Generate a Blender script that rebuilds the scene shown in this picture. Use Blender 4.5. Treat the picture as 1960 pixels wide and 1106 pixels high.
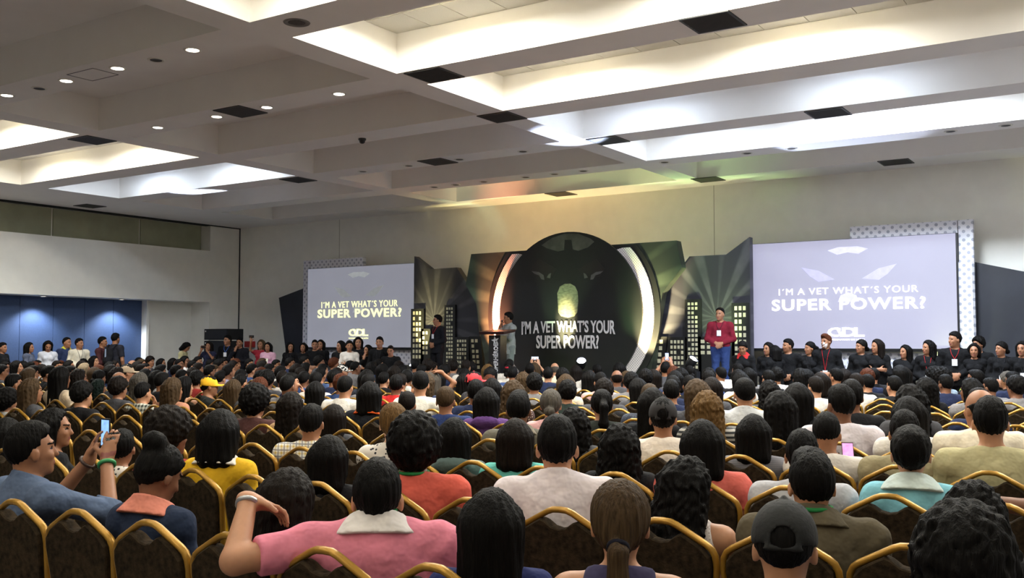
import bpy, bmesh, math, random
import numpy as np
from mathutils import Matrix, Vector
random.seed(7)
for _o in list(bpy.data.objects):
    bpy.data.objects.remove(_o)
SC = bpy.context.scene
COL = SC.collection
# ------------------------------------------------------------------ camera
F, CX, CY, CAMH = 1904.0, 980.0, 553.0, 1.62
YAW, PITCH = math.radians(33.3), math.atan(102 / 1904.0)
cam = bpy.data.cameras.new('camera')
cam.sensor_width = 36.0
cam.lens = 36.0 * F / 1960.0
cam.clip_end = 200
camo = bpy.data.objects.new('camera', cam)
COL.objects.link(camo)
camo.location = (0, 0, CAMH)
camo.rotation_euler = (math.pi / 2 + PITCH, 0, YAW)
SC.camera = camo
# ------------------------------------------------------------------ world (closed room: nearly no sky light)
W = bpy.data.worlds.new('world')
SC.world = W
W.use_nodes = True
W.node_tree.nodes['Background'].inputs[0].default_value = (0.5, 0.55, 0.6, 1)
W.node_tree.nodes['Background'].inputs[1].default_value = 0.02
# ------------------------------------------------------------------ exposure
SC.view_settings.view_transform = 'Standard'
SC.view_settings.look = 'None'
SC.view_settings.gamma = 1.0
SC.view_settings.use_curve_mapping = False
SC.view_settings.exposure = 1.65
SC.cycles.diffuse_bounces = 5
POWER_WARM, POWER_COOL = 64.0, 215.0        # watts of one ceiling batten
WARM, COOL = (1.0, 0.99, 0.915), (0.78, 0.88, 1.0)
# ------------------------------------------------------------------ helpers
_f = np.array([-math.sin(YAW) * math.cos(PITCH), math.cos(YAW) * math.cos(PITCH), math.sin(PITCH)])
_r = np.array([math.cos(YAW), math.sin(YAW), 0.0])
_u = np.cross(_r, _f)
_c = np.array([0, 0, CAMH])
def on(ax, v, x, y):
    """the point of the plane axis ax = v that the photograph shows at pixel x, y"""
    d = _f + _r * ((x - CX) / F) + _u * ((CY - y) / F)
    return _c + d * ((v - _c[ax]) / d[ax])
def proj(p):
    q = np.array(p) - _c
    z = q @ _f
    return CX + F * (q @ _r) / z, CY - F * (q @ _u) / z, z
def lin(c):
    return tuple(((v / 255.) / 12.92 if v / 255. < .04045 else ((v / 255. + .055) / 1.055) ** 2.4) for v in c)
MATS = {}
def mat(name, col, rough=.6, metal=0., var=.10, scale=9., bump=0., bscale=60., emit=0., ecol=None, stretch=None, sheen=0., spec=.5, bdist=.01):
    """a principled material with a little procedural colour variation and relief"""
    if name in MATS:
        return MATS[name]
    m = bpy.data.materials.new(name)
    m.use_nodes = True
    nt = m.node_tree
    b = nt.nodes['Principled BSDF']
    b.inputs['Roughness'].default_value = rough
    b.inputs['Metallic'].default_value = metal
    b.inputs['Specular IOR Level'].default_value = spec
    if sheen:
        b.inputs['Sheen Weight'].default_value = sheen
    tc = nt.nodes.new('ShaderNodeTexCoord')
    mp = nt.nodes.new('ShaderNodeMapping')
    nt.links.new(tc.outputs['Object'], mp.inputs[0])
    if stretch:
        mp.inputs['Scale'].default_value = stretch
    nz = nt.nodes.new('ShaderNodeTexNoise')
    nz.inputs['Scale'].default_value = scale
    nz.inputs['Detail'].default_value = 4
    nt.links.new(mp.outputs[0], nz.inputs['Vector'])
    rp = nt.nodes.new('ShaderNodeValToRGB')
    l = lin(col)
    rp.color_ramp.elements[0].position = .3
    rp.color_ramp.elements[1].position = .7
    rp.color_ramp.elements[0].color = tuple(max(0, v * (1 - var)) for v in l) + (1,)
    rp.color_ramp.elements[1].color = tuple(min(1, v * (1 + var)) for v in l) + (1,)
    nt.links.new(nz.outputs[0], rp.inputs[0])
    nt.links.new(rp.outputs[0], b.inputs['Base Color'])
    if bump:
        n2 = nt.nodes.new('ShaderNodeTexNoise')
        n2.inputs['Scale'].default_value = bscale
        nt.links.new(mp.outputs[0], n2.inputs['Vector'])
        bp = nt.nodes.new('ShaderNodeBump')
        bp.inputs['Strength'].default_value = bump
        bp.inputs['Distance'].default_value = bdist
        nt.links.new(n2.outputs[0], bp.inputs['Height'])
        nt.links.new(bp.outputs[0], b.inputs['Normal'])
    if emit:
        b.inputs['Emission Color'].default_value = lin(ecol or col) + (1,)
        b.inputs['Emission Strength'].default_value = emit
    MATS[name] = m
    return m
def node_mat(name, rough=.6):
    m = bpy.data.materials.new(name)
    m.use_nodes = True
    MATS[name] = m
    nt = m.node_tree
    b = nt.nodes['Principled BSDF']
    b.inputs['Roughness'].default_value = rough
    tc = nt.nodes.new('ShaderNodeTexCoord')
    sp = nt.nodes.new('ShaderNodeSeparateXYZ')
    nt.links.new(tc.outputs['Object'], sp.inputs[0])
    return m, nt, b, tc, sp
def mth(nt, op, a, b=None, c=None):
    n = nt.nodes.new('ShaderNodeMath')
    n.operation = op
    for i, v in enumerate((a, b, c)):
        if v is None:
            continue
        if isinstance(v, (int, float)):
            n.inputs[i].default_value = v
        else:
            nt.links.new(v, n.inputs[i])
    return n.outputs[0]
def mixc(nt, fac, c0, c1):
    n = nt.nodes.new('ShaderNodeMix')
    n.data_type = 'RGBA'
    if isinstance(fac, (int, float)):
        n.inputs[0].default_value = fac
    else:
        nt.links.new(fac, n.inputs[0])
    for s, v in ((6, c0), (7, c1)):
        if isinstance(v, tuple):
            n.inputs[s].default_value = tuple(v) + (1,)
        else:
            nt.links.new(v, n.inputs[s])
    return n.outputs[2]
class MB:
    """collects pieces of one mesh"""
    def __init__(s):
        s.v, s.f, s.mi = [], [], []
    def add(s, vs, fs, mi=0):
        o = len(s.v)
        s.v += [tuple(p) for p in vs]
        s.f += [tuple(i + o for i in f) for f in fs]
        s.mi += [mi] * len(fs)
        return s
    def box(s, x0, x1, y0, y1, z0, z1, mi=0):
        vs = [(x, y, z) for z in (z0, z1) for y in (y0, y1) for x in (x0, x1)]
        return s.add(vs, [(0, 2, 3, 1), (4, 5, 7, 6), (0, 1, 5, 4), (2, 6, 7, 3), (0, 4, 6, 2), (1, 3, 7, 5)], mi)
    def prism(s, poly, y0, y1, mi=0):
        """polygon in x, z (seen from -y anticlockwise) pushed from y0 (front) to y1"""
        n = len(poly)
        a = sum(poly[i][0] * poly[(i + 1) % n][1] - poly[(i + 1) % n][0] * poly[i][1] for i in range(n))
        if a < 0:
            poly = poly[::-1]
        vs = [(x, y0, z) for x, z in poly] + [(x, y1, z) for x, z in poly]
        fs = [tuple(range(n)), tuple(range(2 * n - 1, n - 1, -1))]
        fs += [(i, i + n, (i + 1) % n + n, (i + 1) % n) for i in range(n)]
        return s.add(vs, fs, mi)
    def tube(s, pts, r, n=8, mi=0, closed=False, caps=True, flat=1.0):
        P = [Vector(p) for p in pts]
        m = len(P)
        rs = r if isinstance(r, (list, tuple)) else [r] * m
        vs, fs = [], []
        prev = None
        for i, p in enumerate(P):
            if closed:
                t = (P[(i + 1) % m] - P[i - 1]).normalized()
            else:
                t = (P[min(i + 1, m - 1)] - P[max(i - 1, 0)]).normalized()
            if prev is None:
                a = Vector((0, 1, 0)) if abs(t.y) < .8 else Vector((1, 0, 0))
            else:
                a = prev
            a = (a - t * a.dot(t)).normalized()
            prev = a
            b = t.cross(a)
            for k in range(n):
                w = 2 * math.pi * (k + .5) / n
                vs.append(p + (a * math.cos(w) * flat + b * math.sin(w)) * rs[i])
        for i in range(m if closed else m - 1):
            j = (i + 1) % m
            for k in range(n):
                fs.append((i * n + k, i * n + (k + 1) % n, j * n + (k + 1) % n, j * n + k))
        if caps and not closed:
            fs.append(tuple(range(n - 1, -1, -1)))
            fs.append(tuple((m - 1) * n + k for k in range(n)))
        return s.add(vs, fs, mi)
    def lathe(s, prof, c=(0, 0, 0), n=20, mi=0, axis='z'):
        """profile of (radius, height) turned about an axis through c"""
        vs, fs = [], []
        for r, h in prof:
            for k in range(n):
                w = 2 * math.pi * k / n
                p = (r * math.cos(w), r * math.sin(w), h)
                if axis == 'y':
                    p = (p[0], p[2], p[1])
                vs.append((p[0] + c[0], p[1] + c[1], p[2] + c[2]))
        for i in range(len(prof) - 1):
            for k in range(n):
                fs.append((i * n + k, i * n + (k + 1) % n, (i + 1) * n + (k + 1) % n, (i + 1) * n + k))
        return s.add(vs, fs, mi)
    def mesh(s, name, smooth=False):
        me = bpy.data.meshes.new(name)
        me.from_pydata(s.v, [], s.f)
        me.polygons.foreach_set('material_index', s.mi)
        bm = bmesh.new()
        bm.from_mesh(me)
        bmesh.ops.recalc_face_normals(bm, faces=bm.faces)
        bm.to_mesh(me)
        bm.free()
        if smooth:
            me.polygons.foreach_set('use_smooth', [True] * len(me.polygons))
        return me
    def build(s, name, mats, parent=None, loc=(0, 0, 0), smooth=False):
        return obj(name, s.mesh(name, smooth), mats, parent, loc)
def obj(name, me, mats=None, parent=None, loc=(0, 0, 0), rotz=0, per_object=False):
    o = bpy.data.objects.new(name, me)
    COL.objects.link(o)
    if mats is not None:
        if not isinstance(mats, (list, tuple)):
            mats = [mats]
        while len(me.materials) < len(mats):
            me.materials.append(mats[len(me.materials)])
        if per_object:
            for i, m in enumerate(mats):
                o.material_slots[i].link = 'OBJECT'
                o.material_slots[i].material = m
    if parent is not None:
        o.parent = parent
    o.location = loc
    o.rotation_euler[2] = rotz
    return o
def tag(o, label=None, cat=None, group=None, kind=None):
    for k, v in (('label', label), ('category', cat), ('group', group), ('kind', kind)):
        if v:
            o[k] = v
    return o
def empty(name, loc=(0, 0, 0), rotz=0):
    o = bpy.data.objects.new(name, None)
    COL.objects.link(o)
    o.location = loc
    o.rotation_euler[2] = rotz
    o.empty_display_size = .1
    return o
def lamp(name, kind, loc, power, col, parent=None, aim=None, **kw):
    l = bpy.data.lights.new(name, kind)
    l.energy = power
    l.color = col
    for k, v in kw.items():
        setattr(l, k, v)
    o = bpy.data.objects.new(name, l)
    COL.objects.link(o)
    o.location = loc
    if aim is not None:
        o.rotation_euler = (Vector(aim) - Vector(loc)).to_track_quat('-Z', 'Y').to_euler()
    if parent is not None:
        o.parent = parent
        o.matrix_parent_inverse = Matrix.Translation(-Vector(parent.location))
    return o
def rel(o, parent):
    """parent an object that was built in world coordinates"""
    o.parent = parent
    o.matrix_parent_inverse = Matrix.Translation(-Vector(parent.location))
    return o
def part(mb, name, mats, parent, smooth=False):
    return rel(mb.build(name, mats, None, smooth=smooth), parent)
def text_mesh(body, x0, x1, z0, z1, y, bold=0., arch=0., space=1.0, depth=.012, name='lettering'):
    """upright lettering filling a box of the plane y, facing -y"""
    cu = bpy.data.curves.new(name, 'FONT')
    cu.body = body
    cu.offset = bold
    cu.extrude = .02
    cu.space_character = space
    cu.resolution_u = 3
    o = bpy.data.objects.new(name, cu)
    COL.objects.link(o)
    dg = bpy.context.evaluated_depsgraph_get()
    me = bpy.data.meshes.new_from_object(o.evaluated_get(dg))
    bpy.data.objects.remove(o)
    n = len(me.vertices)
    co = np.empty(n * 3)
    me.vertices.foreach_get('co', co)
    co = co.reshape(n, 3)
    lo, hi = co.min(0), co.max(0)
    u = (co[:, 0] - lo[0]) / (hi[0] - lo[0])
    v = (co[:, 1] - lo[1]) / (hi[1] - lo[1])
    w = (co[:, 2] - lo[2]) / (hi[2] - lo[2])
    zb = z0 - arch * (2 * u - 1) ** 2
    out = np.stack([x0 + u * (x1 - x0), y - w * depth, zb + v * (z1 - zb)], 1)
    me.vertices.foreach_set('co', out.ravel())
    me.update()
    return me
def letters(me, m, parent, name='letter'):
    """one object for each character of a line of lettering"""
    n = len(me.vertices)
    co = np.empty(n * 3, np.float32)
    me.vertices.foreach_get('co', co)
    co = co.reshape(n, 3)
    lab = np.arange(n)
    ed = np.empty(len(me.edges) * 2, np.int32)
    me.edges.foreach_get('vertices', ed)
    ed = ed.reshape(-1, 2)
    while True:
        lo = np.minimum(lab[ed[:, 0]], lab[ed[:, 1]])
        new = lab.copy()
        np.minimum.at(new, ed[:, 0], lo)
        np.minimum.at(new, ed[:, 1], lo)
        if (new == lab).all():
            break
        lab = new
    span = sorted((co[lab == i, 0].min(), co[lab == i, 0].max(), i) for i in np.unique(lab))
    groups = []
    for a, b, i in span:
        if groups and a < groups[-1][0] + .72 * (groups[-1][1] - groups[-1][0]) and (b - a < .5 * (groups[-1][1] - groups[-1][0]) or b <= groups[-1][1]):
            groups[-1][1] = max(b, groups[-1][1])
            groups[-1][2].append(i)
        else:
            groups.append([a, b, [i]])
    polys = [tuple(p.vertices) for p in me.polygons]
    for a, b, ids in groups:
        ok = np.isin(lab, ids)
        idx = np.full(n, -1)
        idx[ok] = np.arange(ok.sum())
        m2 = bpy.data.meshes.new(name)
        m2.from_pydata(co[ok].tolist(), [], [tuple(int(idx[v]) for v in p) for p in polys if ok[p[0]]])
        rel(obj(name, m2, m), parent)
    bpy.data.meshes.remove(me)
# ------------------------------------------------------------------ setting materials
m_wall = mat('wall_paint', (233, 231, 222), .85, var=.03, scale=3, bump=.05, bscale=90)
m_ceil = mat('ceiling_paint', (238, 235, 230), .9, var=.02, scale=2)
m_tile = mat('ceiling_tile', (206, 202, 190), .95, var=.03, scale=60, bump=.1, bscale=160)
m_floor = mat('carpet', (104, 100, 104), .95, var=.35, scale=6, bump=.3, bscale=200)
m_blue = mat('blue_partition', (58, 78, 114), .7, var=.08, scale=30, bump=.08, bscale=250)
m_darkglass = mat('upper_panel', (156, 157, 130), .6, var=.10, scale=2)
m_black = mat('black_metal', (16, 16, 17), .45, var=.1)
m_white = mat('white_paint', (225, 222, 212), .6, var=.02)
m_vent = mat('vent_metal', (60, 60, 58), .5, metal=.4)
m_ventdark = mat('vent_dark', (14, 15, 14), .8)
# ------------------------------------------------------------------ room shell
XL, XR, YB, YF, HC, HT = -25.0, 6.5, 22.0, -6.0, 5.3, 5.87
tag(MB().box(XL - 1, XR + .3, YF - .3, YB + .3, -.15, 0).build('floor', m_floor), kind='structure')
tag(MB().box(XL - 1.2, XR + .3, YB, YB + .25, 0, 6.2).build('wall_back', m_wall), kind='structure')
tag(MB().box(XR, XR + .25, YF, YB, 0, 6.2).build('wall_right', m_wall), kind='structure')
tag(MB().box(XL - 1.2, XR + .3, YF - .25, YF, 0, 6.2).build('wall_rear', m_wall), kind='structure')
# left wall: bulkhead over a recessed run of blue partition panels, recessed upper band
YE = 20.8
wl = MB()
wl.box(XL - 1.1, XL, YE, YB, 0, 6.0)
wl.box(XL - 1.1, XL, YF, YE, 2.88, 4.48)
wl.box(XL - 1.1, XL - .85, YF, YE, 0, 2.88)
wl.box(XL - 1.1, XL - .45, YF, YE, 4.48, 6.0)
YBL = on(0, XL - .78, 272, 573)[1]
YBR = on(0, XL - .55, 286, 573)[1]
wl.box(XL - .85, XL - .55, YBL, YBR, 0, 2.88)
wall_left = tag(wl.build('wall_left', m_wall), kind='structure')
js = [YBL] + [on(0, XL - .78, p, 600)[1] for p in (217, 162, 102, 38)]
step = js[3] - js[4]
while js[-1] > 9:
    js.append(js[-1] - step)
for a, b in zip(js[1:], js[:-1]):
    MB().box(XL - .86, XL - .78, a + .006, b - .006, 0.02, 2.87).build('partition_panel', m_blue, wall_left)
us = [YE] + [on(0, XL - .4, p, 430)[1] for p in (268, 100)] + [11.0, 7.5, 4.]
for a, b in zip(us[1:], us[:-1]):
    MB().box(XL - .46, XL - .40, a + .03, b - .03, 4.5, HC - .02).build('upper_panel', m_darkglass, wall_left)
tag(MB().box(XL - .2, XL + .03, YF, YB, HC - .03, HC - .002).build('trim_1', m_ventdark), kind='structure')
tag(MB().box(XL - .01, XL + .02, YB - .03, YB, 0, HC).build('trim_2', m_ventdark), kind='structure')
for i, px in enumerate((650, 1367)):
    x = on(1, YB, px, 430)[0]
    tag(MB().box(x - .006, x + .006, YB - .004, YB, 0, HC).build('trim_%d' % (3 + i), mat('wall_joint', (150, 148, 138), .9)), kind='structure')
# ceiling with rows of deep rectangular coffers
OP0, PER, OPW = 8.44, 2.62, 1.95
OPEN = [(OP0 + PER * k, OP0 + PER * k + OPW) for k in range(-5, 5)]
COLS = [(-22.3, -16.0), (-15.45, -9.2), (-8.72, 4.0)]
xs = sorted({XL - 1.1, XR} | {v for c in COLS for v in c})
ys = sorted({YF, YB} | {v for c in OPEN for v in c})
cm = MB()
for x0, x1 in zip(xs, xs[1:]):
    for y0, y1 in zip(ys, ys[1:]):
        if (x0, x1) in COLS and (y0, y1) in OPEN:
            V = [(x0, y0), (x1, y0), (x1, y1), (x0, y1)]
            for i in range(4):
                a, b = V[i], V[(i + 1) % 4]
                cm.add([(a[0], a[1], HC), (b[0], b[1], HC), (b[0], b[1], HT), (a[0], a[1], HT)], [(0, 1, 2, 3)])
            cm.add([(p[0], p[1], HT) for p in V], [(0, 1, 2, 3)])
        else:
            cm.add([(x0, y0, HC), (x1, y0, HC), (x1, y1, HC), (x0, y1, HC)], [(0, 1, 2, 3)])
cme = bpy.data.meshes.new('ceiling')
cme.from_pydata(cm.v, [], cm.f)
ceiling = tag(obj('ceiling', cme, m_ceil), kind='structure')
tag(MB().box(XL - 1.2, XR + .3, YF - .3, YB + .3, 6.0, 6.2).build('roof_slab', m_ceil), kind='structure')
tile_me = MB().box(-.3, .3, -.313, .313, -.018, .0).mesh('ceiling_tile')
tile_me.materials.append(m_tile)
for r_ in (4, 5, 6):
    y0 = OPEN[r_][0]
    for j in range(3):
        for i in range(15):
            obj('ceiling_tile', tile_me, None, ceiling, (-8.72 + .31 + .612 * i, y0 + .325 + .65 * j, HT - .001))
# ------------------------------------------------------------------ ceiling fittings
m_tube_w = mat('tube_warm', (255, 246, 214), .5, emit=9.0, ecol=(255, 240, 200))
m_tube_c = mat('tube_cool', (235, 240, 255), .5, emit=9.0, ecol=(210, 228, 255))
def batten(x, y, warm, power, label, group=None):
    t = tag(empty('ceiling_batten_light', (x, y, HT)), label, 'light', group)
    part(MB().box(x - .65, x + .65, y - .16, y + .16, HT - .05, HT - .019), 'housing', m_white, t)
    for s in (-1, 1):
        part(MB().tube([(x - .6, y + s * .08, HT - .072), (x + .6, y + s * .08, HT - .072)], .019, 10), 'fluorescent_tube', m_tube_w if warm else m_tube_c, t)
    lamp('batten_light', 'AREA', (x, y, HT - .1), power, WARM if warm else COOL, t, (x, y, 0), shape='RECTANGLE', size=1.2, size_y=.3, spread=3.0 if warm else math.pi)
NTH = ['first', 'second', 'third', 'fourth', 'fifth', 'sixth', 'seventh', 'eighth', 'ninth', 'tenth', 'eleventh', 'twelfth', 'thirteenth', 'fourteenth']
for k in range(10):
    yc = (OPEN[k][0] + OPEN[k][1]) / 2
    if k <= 8:
        for i, x in enumerate((-7.3, -3.9, .7)):
            w = k <= 6
            if k >= 4:
                lab = '%s fluorescent batten, %s along the %s right-hand coffer counted from the stage' % ('warm' if w else 'bluish', NTH[i], NTH[8 - k])
            else:
                lab = 'warm fluorescent batten in the coffers above the last rows'
            pw = POWER_WARM if w else POWER_COOL
            if k <= 3:
                pw *= .16
            elif k == 4:
                pw *= .5
            elif k == 7:
                pw *= .05
            elif k == 8:
                pw *= (.10, 1.0, .22)[i]
            batten(x, yc, w, pw, lab, 'battens over the right side' if k >= 4 else 'battens behind the camera')
    if k in (5, 6, 7):
        for i, x in enumerate((-17.6, -20.6)):
            batten(x, yc, k < 7, (POWER_WARM if k < 7 else POWER_COOL * .14) * (1 if i == 0 else .55), 'fluorescent batten, %s from the dark bays, in the %s coffer by blue partition' % (NTH[i], ('nearest', 'middle', 'farthest')[k - 5]), 'battens over the left side')
# recessed downlights
m_dl = mat('downlight_glow', (255, 250, 240), .4, emit=3.2, ecol=(255, 244, 232))
m_dloff = mat('downlight_off', (46, 44, 42), .5)
rim_me = MB().lathe([(.075, .03), (.075, -.004), (.10, -.012), (.112, -.004), (.112, .0)], n=20).mesh('rim', True)
rim_me.materials.append(m_white)
lens_me = MB().lathe([(.0, .012), (.05, .010), (.077, .004)], n=20).mesh('lens', True)
def downlight(x, y, z, lit, label, group, power=0):
    t = tag(empty('recessed_downlight', (x, y, z)), label, 'downlight', group)
    obj('rim', rim_me, None, t, (0, 0, -.001))
    obj('lens', lens_me, [m_dl if lit else m_dloff], t, (0, 0, -.012), per_object=True)
    if power:
        lamp('downlight_beam', 'SPOT', (x, y, z - .03), power, (.8, .88, 1.0), t, (x, y, 0), spot_size=math.radians(120), spot_blend=.6, shadow_soft_size=.05)
lens_me.materials.append(m_dl)
for row, (yy, nm) in enumerate(((8.12, 'nearer'), (10.78, 'farther'))):
    for i, x in enumerate((-10.15, -11.68, -12.85, -14.35)):
        downlight(x, yy, HC, True, 'lit recessed downlight, %s from the bright coffers, on the %s dark beam' % (NTH[i], nm), 'lit downlights', 3)
for x in (-10.91, -13.56):
    downlight(x, 8.15, HC, False, 'unlit recessed downlight between lit ones, %s bright coffers' % ('nearer the' if x > -12 else 'farther from the'), 'unlit downlights')
for i, x in enumerate((-10.27, -11.79, -13.1, -14.37)):
    downlight(x, 16.02, HC, False, 'small unlit downlight, %s from the right, on the beam with one vent' % NTH[i], 'unlit downlights near the stage')
for i, x in enumerate((-14.41, -13.78, -12.98, -11.84, -11.09, -10.37, -8.47, -6.72, -5.85, -3.04, -2.17)):
    downlight(x, 18.58, HC, False, 'small unlit downlight, %s from the left, on the beam nearest the stage' % NTH[i], 'unlit downlights at the stage beam')
for i, px in enumerate((73, 227)):
    p = on(2, 2.88, px, (566, 572)[i])
    downlight(-25.30, p[1], 2.862, True, 'bright downlight under the bulkhead over the blue partition, %s the white pilaster' % ('farther from', 'nearer')[i], 'partition downlights', 90)
# square air diffusers
def vent(x, y, label):
    t = tag(empty('air_vent', (x, y, HC)), label, 'vent', 'square ceiling vents')
    fr = MB()
    for a, b, c, d in ((-.3, .3, -.3, -.27), (-.3, .3, .27, .3), (-.3, -.27, -.27, .27), (.27, .3, -.27, .27)):
        fr.box(a, b, c, d, -.015, 0)
    fr.build('frame', m_vent, t)
    MB().box(-.27, .27, -.27, .27, -.004, -.001).build('backing', m_ventdark, t)
    for i in range(6):
        y_ = -.225 + .09 * i
        MB().add([(-.27, y_ - .03, -.004), (.27, y_ - .03, -.004), (.27, y_ + .02, -.022), (-.27, y_ + .02, -.022), (-.27, y_ - .026, -.002), (.27, y_ - .026, -.002), (.27, y_ + .024, -.020), (-.27, y_ + .024, -.020)],
                 [(0, 1, 2, 3), (7, 6, 5, 4), (0, 4, 5, 1), (3, 2, 6, 7)]).build('slat', m_vent, t)
for x, y, l in ((-12.24, 10.74, 'between four lit downlights'), (-8.32, 10.72, 'at the corner of the two nearest bright coffers'),
                (-4.25, 10.68, 'large near the top edge of the picture'), (-8.97, 13.36, 'at the tip of a dark bay'), (-8.4, 15.98, 'beside the bluish bright spot'),
                (-12.31, 15.98, 'on the dark beam above the stage middle'), (-16.24, 10.8, 'between the two warm coffers above the blue wall'),
                (-16.34, 16.05, 'above the far end of the bluish coffer'), (-24.2, 16.07, 'against the upper band of the wall with blue panels'), (-4.43, 15.99, 'beside the brightest white coffer'),
                (-4.51, 21.15, 'close to the wall over the larger screen'), (-8.55, 21.1, 'close to the wall over the striped panel'), (-12.45, 21.17, 'in the yellow light over the round emblem')):
    vent(x, y, 'square dark air vent ' + l)
# ceiling speaker ring and smoke detector
t = tag(empty('ceiling_speaker', (-8.27, 8.07, HC)), 'round perforated loudspeaker set in the ceiling beside the nearest coffer', 'speaker')
MB().lathe([(.10, -.001), (.13, -.012), (.15, -.008), (.155, 0)], n=24).build('rim', mat('speaker_rim', (120, 116, 112), .6), t)
MB().lathe([(0, -.006), (.06, -.006), (.10, -.002)], n=24).build('grille', mat('speaker_grille', (84, 80, 76), .8, var=.5, scale=120), t)
t = tag(empty('smoke_detector', (-12.05, 13.41, HC)), 'small dark dome detector hanging under the grey ceiling', 'detector')
MB().lathe([(.07, 0), (.07, -.03), (.05, -.04)], n=16).build('base', m_vent, t)
MB().lathe([(.055, -.035), (.05, -.07), (.03, -.09), (0, -.095)], n=16, ).build('dome', m_black, t, smooth=True)
hatch = tag(empty('access_hatch', (-12.25, 8.13, HC)), 'square outline of an access hatch between two downlights', 'hatch')
hm = MB()
for a, b, c, d in ((-.3, .3, -.2, -.19), (-.3, .3, .19, .2), (-.3, -.29, -.19, .19), (.29, .3, -.19, .19)):
    hm.box(a, b, c, d, -.004, -.0005)
hm.build('rim', m_vent, hatch)
# ------------------------------------------------------------------ stage
ST = .57
stage = tag(empty('stage_platform', (-12.0, 19.8, 0)), 'low black stage platform under the lectern and the backdrop panels', 'stage')
part(MB().box(-17.6, -7.2, 18.6, 21.5, ST - .06, ST), 'deck', mat('stage_deck', (30, 29, 30), .6, var=.2), stage)
part(MB().box(-17.5, -7.3, 18.7, 21.4, 0, ST - .06), 'skirt', mat('stage_skirt', (18, 18, 20), .9, var=.2, stretch=(14, 14, 1)), stage)
def px_poly(pts, Y, ox=0, oy=0, s=1.):
    return [tuple(on(1, Y, ox + x / s, oy + y / s)[[0, 2]]) for x, y in pts]
def sunburst(name, cx, cz, base, rays, n, seed):
    m, nt, b, tc, sp = node_mat(name, .55)
    dx = mth(nt, 'SUBTRACT', sp.outputs[0], cx)
    dz = mth(nt, 'SUBTRACT', sp.outputs[2], cz)
    a = mth(nt, 'ARCTAN2', dx, dz)
    s1 = mth(nt, 'SINE', mth(nt, 'MULTIPLY', a, n))
    s2 = mth(nt, 'SINE', mth(nt, 'MULTIPLY_ADD', a, n * .37, seed))
    v = mth(nt, 'MULTIPLY_ADD', s2, .45, s1)
    rp = nt.nodes.new('ShaderNodeMapRange')
    rp.inputs[1].default_value = .1
    rp.inputs[2].default_value = .9
    nt.links.new(v, rp.inputs[0])
    nz = nt.nodes.new('ShaderNodeTexNoise')
    nz.inputs['Scale'].default_value = 3.
    nt.links.new(tc.outputs['Object'], nz.inputs['Vector'])
    f = mth(nt, 'MULTIPLY', rp.outputs[0], nz.outputs[0])
    nt.links.new(mixc(nt, f, lin(base), lin(rays)), b.inputs['Base Color'])
    return m
def dots(name, pitch, rad, base, dot, rough=.6):
    m, nt, b, tc, sp = node_mat(name, rough)
    def cell(v, off):
        return mth(nt, 'SUBTRACT', mth(nt, 'FRACT', mth(nt, 'MULTIPLY_ADD', v, 1 / pitch, off)), .5)
    fs = []
    for off in (0., .5):
        u, v = cell(sp.outputs[0], 50 + off), cell(sp.outputs[2], 50 + off)
        d = mth(nt, 'SQRT', mth(nt, 'ADD', mth(nt, 'MULTIPLY', u, u), mth(nt, 'MULTIPLY', v, v)))
        fs.append(mth(nt, 'LESS_THAN', d, rad))
    nt.links.new(mixc(nt, mth(nt, 'MAXIMUM', fs[0], fs[1]), lin(base), lin(dot)), b.inputs['Base Color'])
    return m
m_print_black = mat('print_black', (20, 21, 22), .5, var=.25, scale=2)
m_letter = mat('letter_print', (226, 220, 222), .5, var=.05)
# round emblem backdrop
YC = 20.6
cbx, cbz = -11.87, 2.30
ctr = tag(empty('emblem_backdrop', (-11.9, YC, ST)), 'wide dark backdrop with black disc, white halftone ring and slogan', 'backdrop')
poly = [(-14.78, 3.87), (-9.12, 3.90), (-9.0, 3.29), (-9.47, 2.74), (-9.66, 1.8), (-9.80, ST), (-14.22, ST), (-14.52, 2.0), (-14.62, 2.6), (-14.95, 3.1)]
part(MB().prism(poly, YC, YC + .25), 'panel', sunburst('emblem_streaks', cbx, cbz, (34, 42, 36), (76, 86, 70), 26, 1.3), ctr)
def ring_poly(r0, r1, a0, a1, n, zlo, zhi):
    """ring segments kept between two heights"""
    out = []
    for i in range(n):
        t0, t1 = a0 + (a1 - a0) * i / n, a0 + (a1 - a0) * (i + 1) / n
        q = [(cbx + r * math.sin(t), cbz + r * math.cos(t)) for r, t in ((r0, t0), (r1, t0), (r1, t1), (r0, t1))]
        out.append([(x, min(max(z, zlo), zhi)) for x, z in q])
    return out
for s, nm in ((-1, 'pinkish'), (1, 'cream')):
    mbb, mbw = MB(), MB()
    for q in ring_poly(1.9, 2.36, s * .62, s * 2.35, 40, ST + .02, 3.86):
        mbb.prism(q, YC - .03, YC)
    for q in ring_poly(1.90, 2.21, s * .70, s * 2.35, 40, ST + .02, 3.80):
        mbw.prism(q, YC - .06, YC - .03)
    part(mbb, 'ring_border', m_print_black, ctr)
    o = part(mbw, 'halftone_ring', dots('halftone_ring', .062, .20, (226, 218, 216), (150, 142, 148)), ctr)
    o['label'] = 'white halftone ring arc'
disc = MB()
cir = [(cbx + 1.95 * math.sin(t), max(cbz + 1.95 * math.cos(t), ST + .02)) for t in np.linspace(0, 2 * math.pi, 73)[:-1]]
disc.prism(cir, YC - .12, YC - .061)
part(disc, 'disc', m_print_black, ctr)
Zf = YC - .125
def face_poly(pts, name, m, mirror=True):
    for k in ((0, 1) if mirror else (0,)):
        q = [((1420 - x) if k else x, y) for x, y in pts]
        part(MB().prism(px_poly(q, YC - .12, 900, 430, 3.814), Zf, Zf + .004), name, m, ctr)
face_poly([(500, 250), (632, 325), (600, 372), (560, 400), (470, 375), (440, 320)], 'printed_brow', mat('print_brow', (30, 25, 25), .5))
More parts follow.
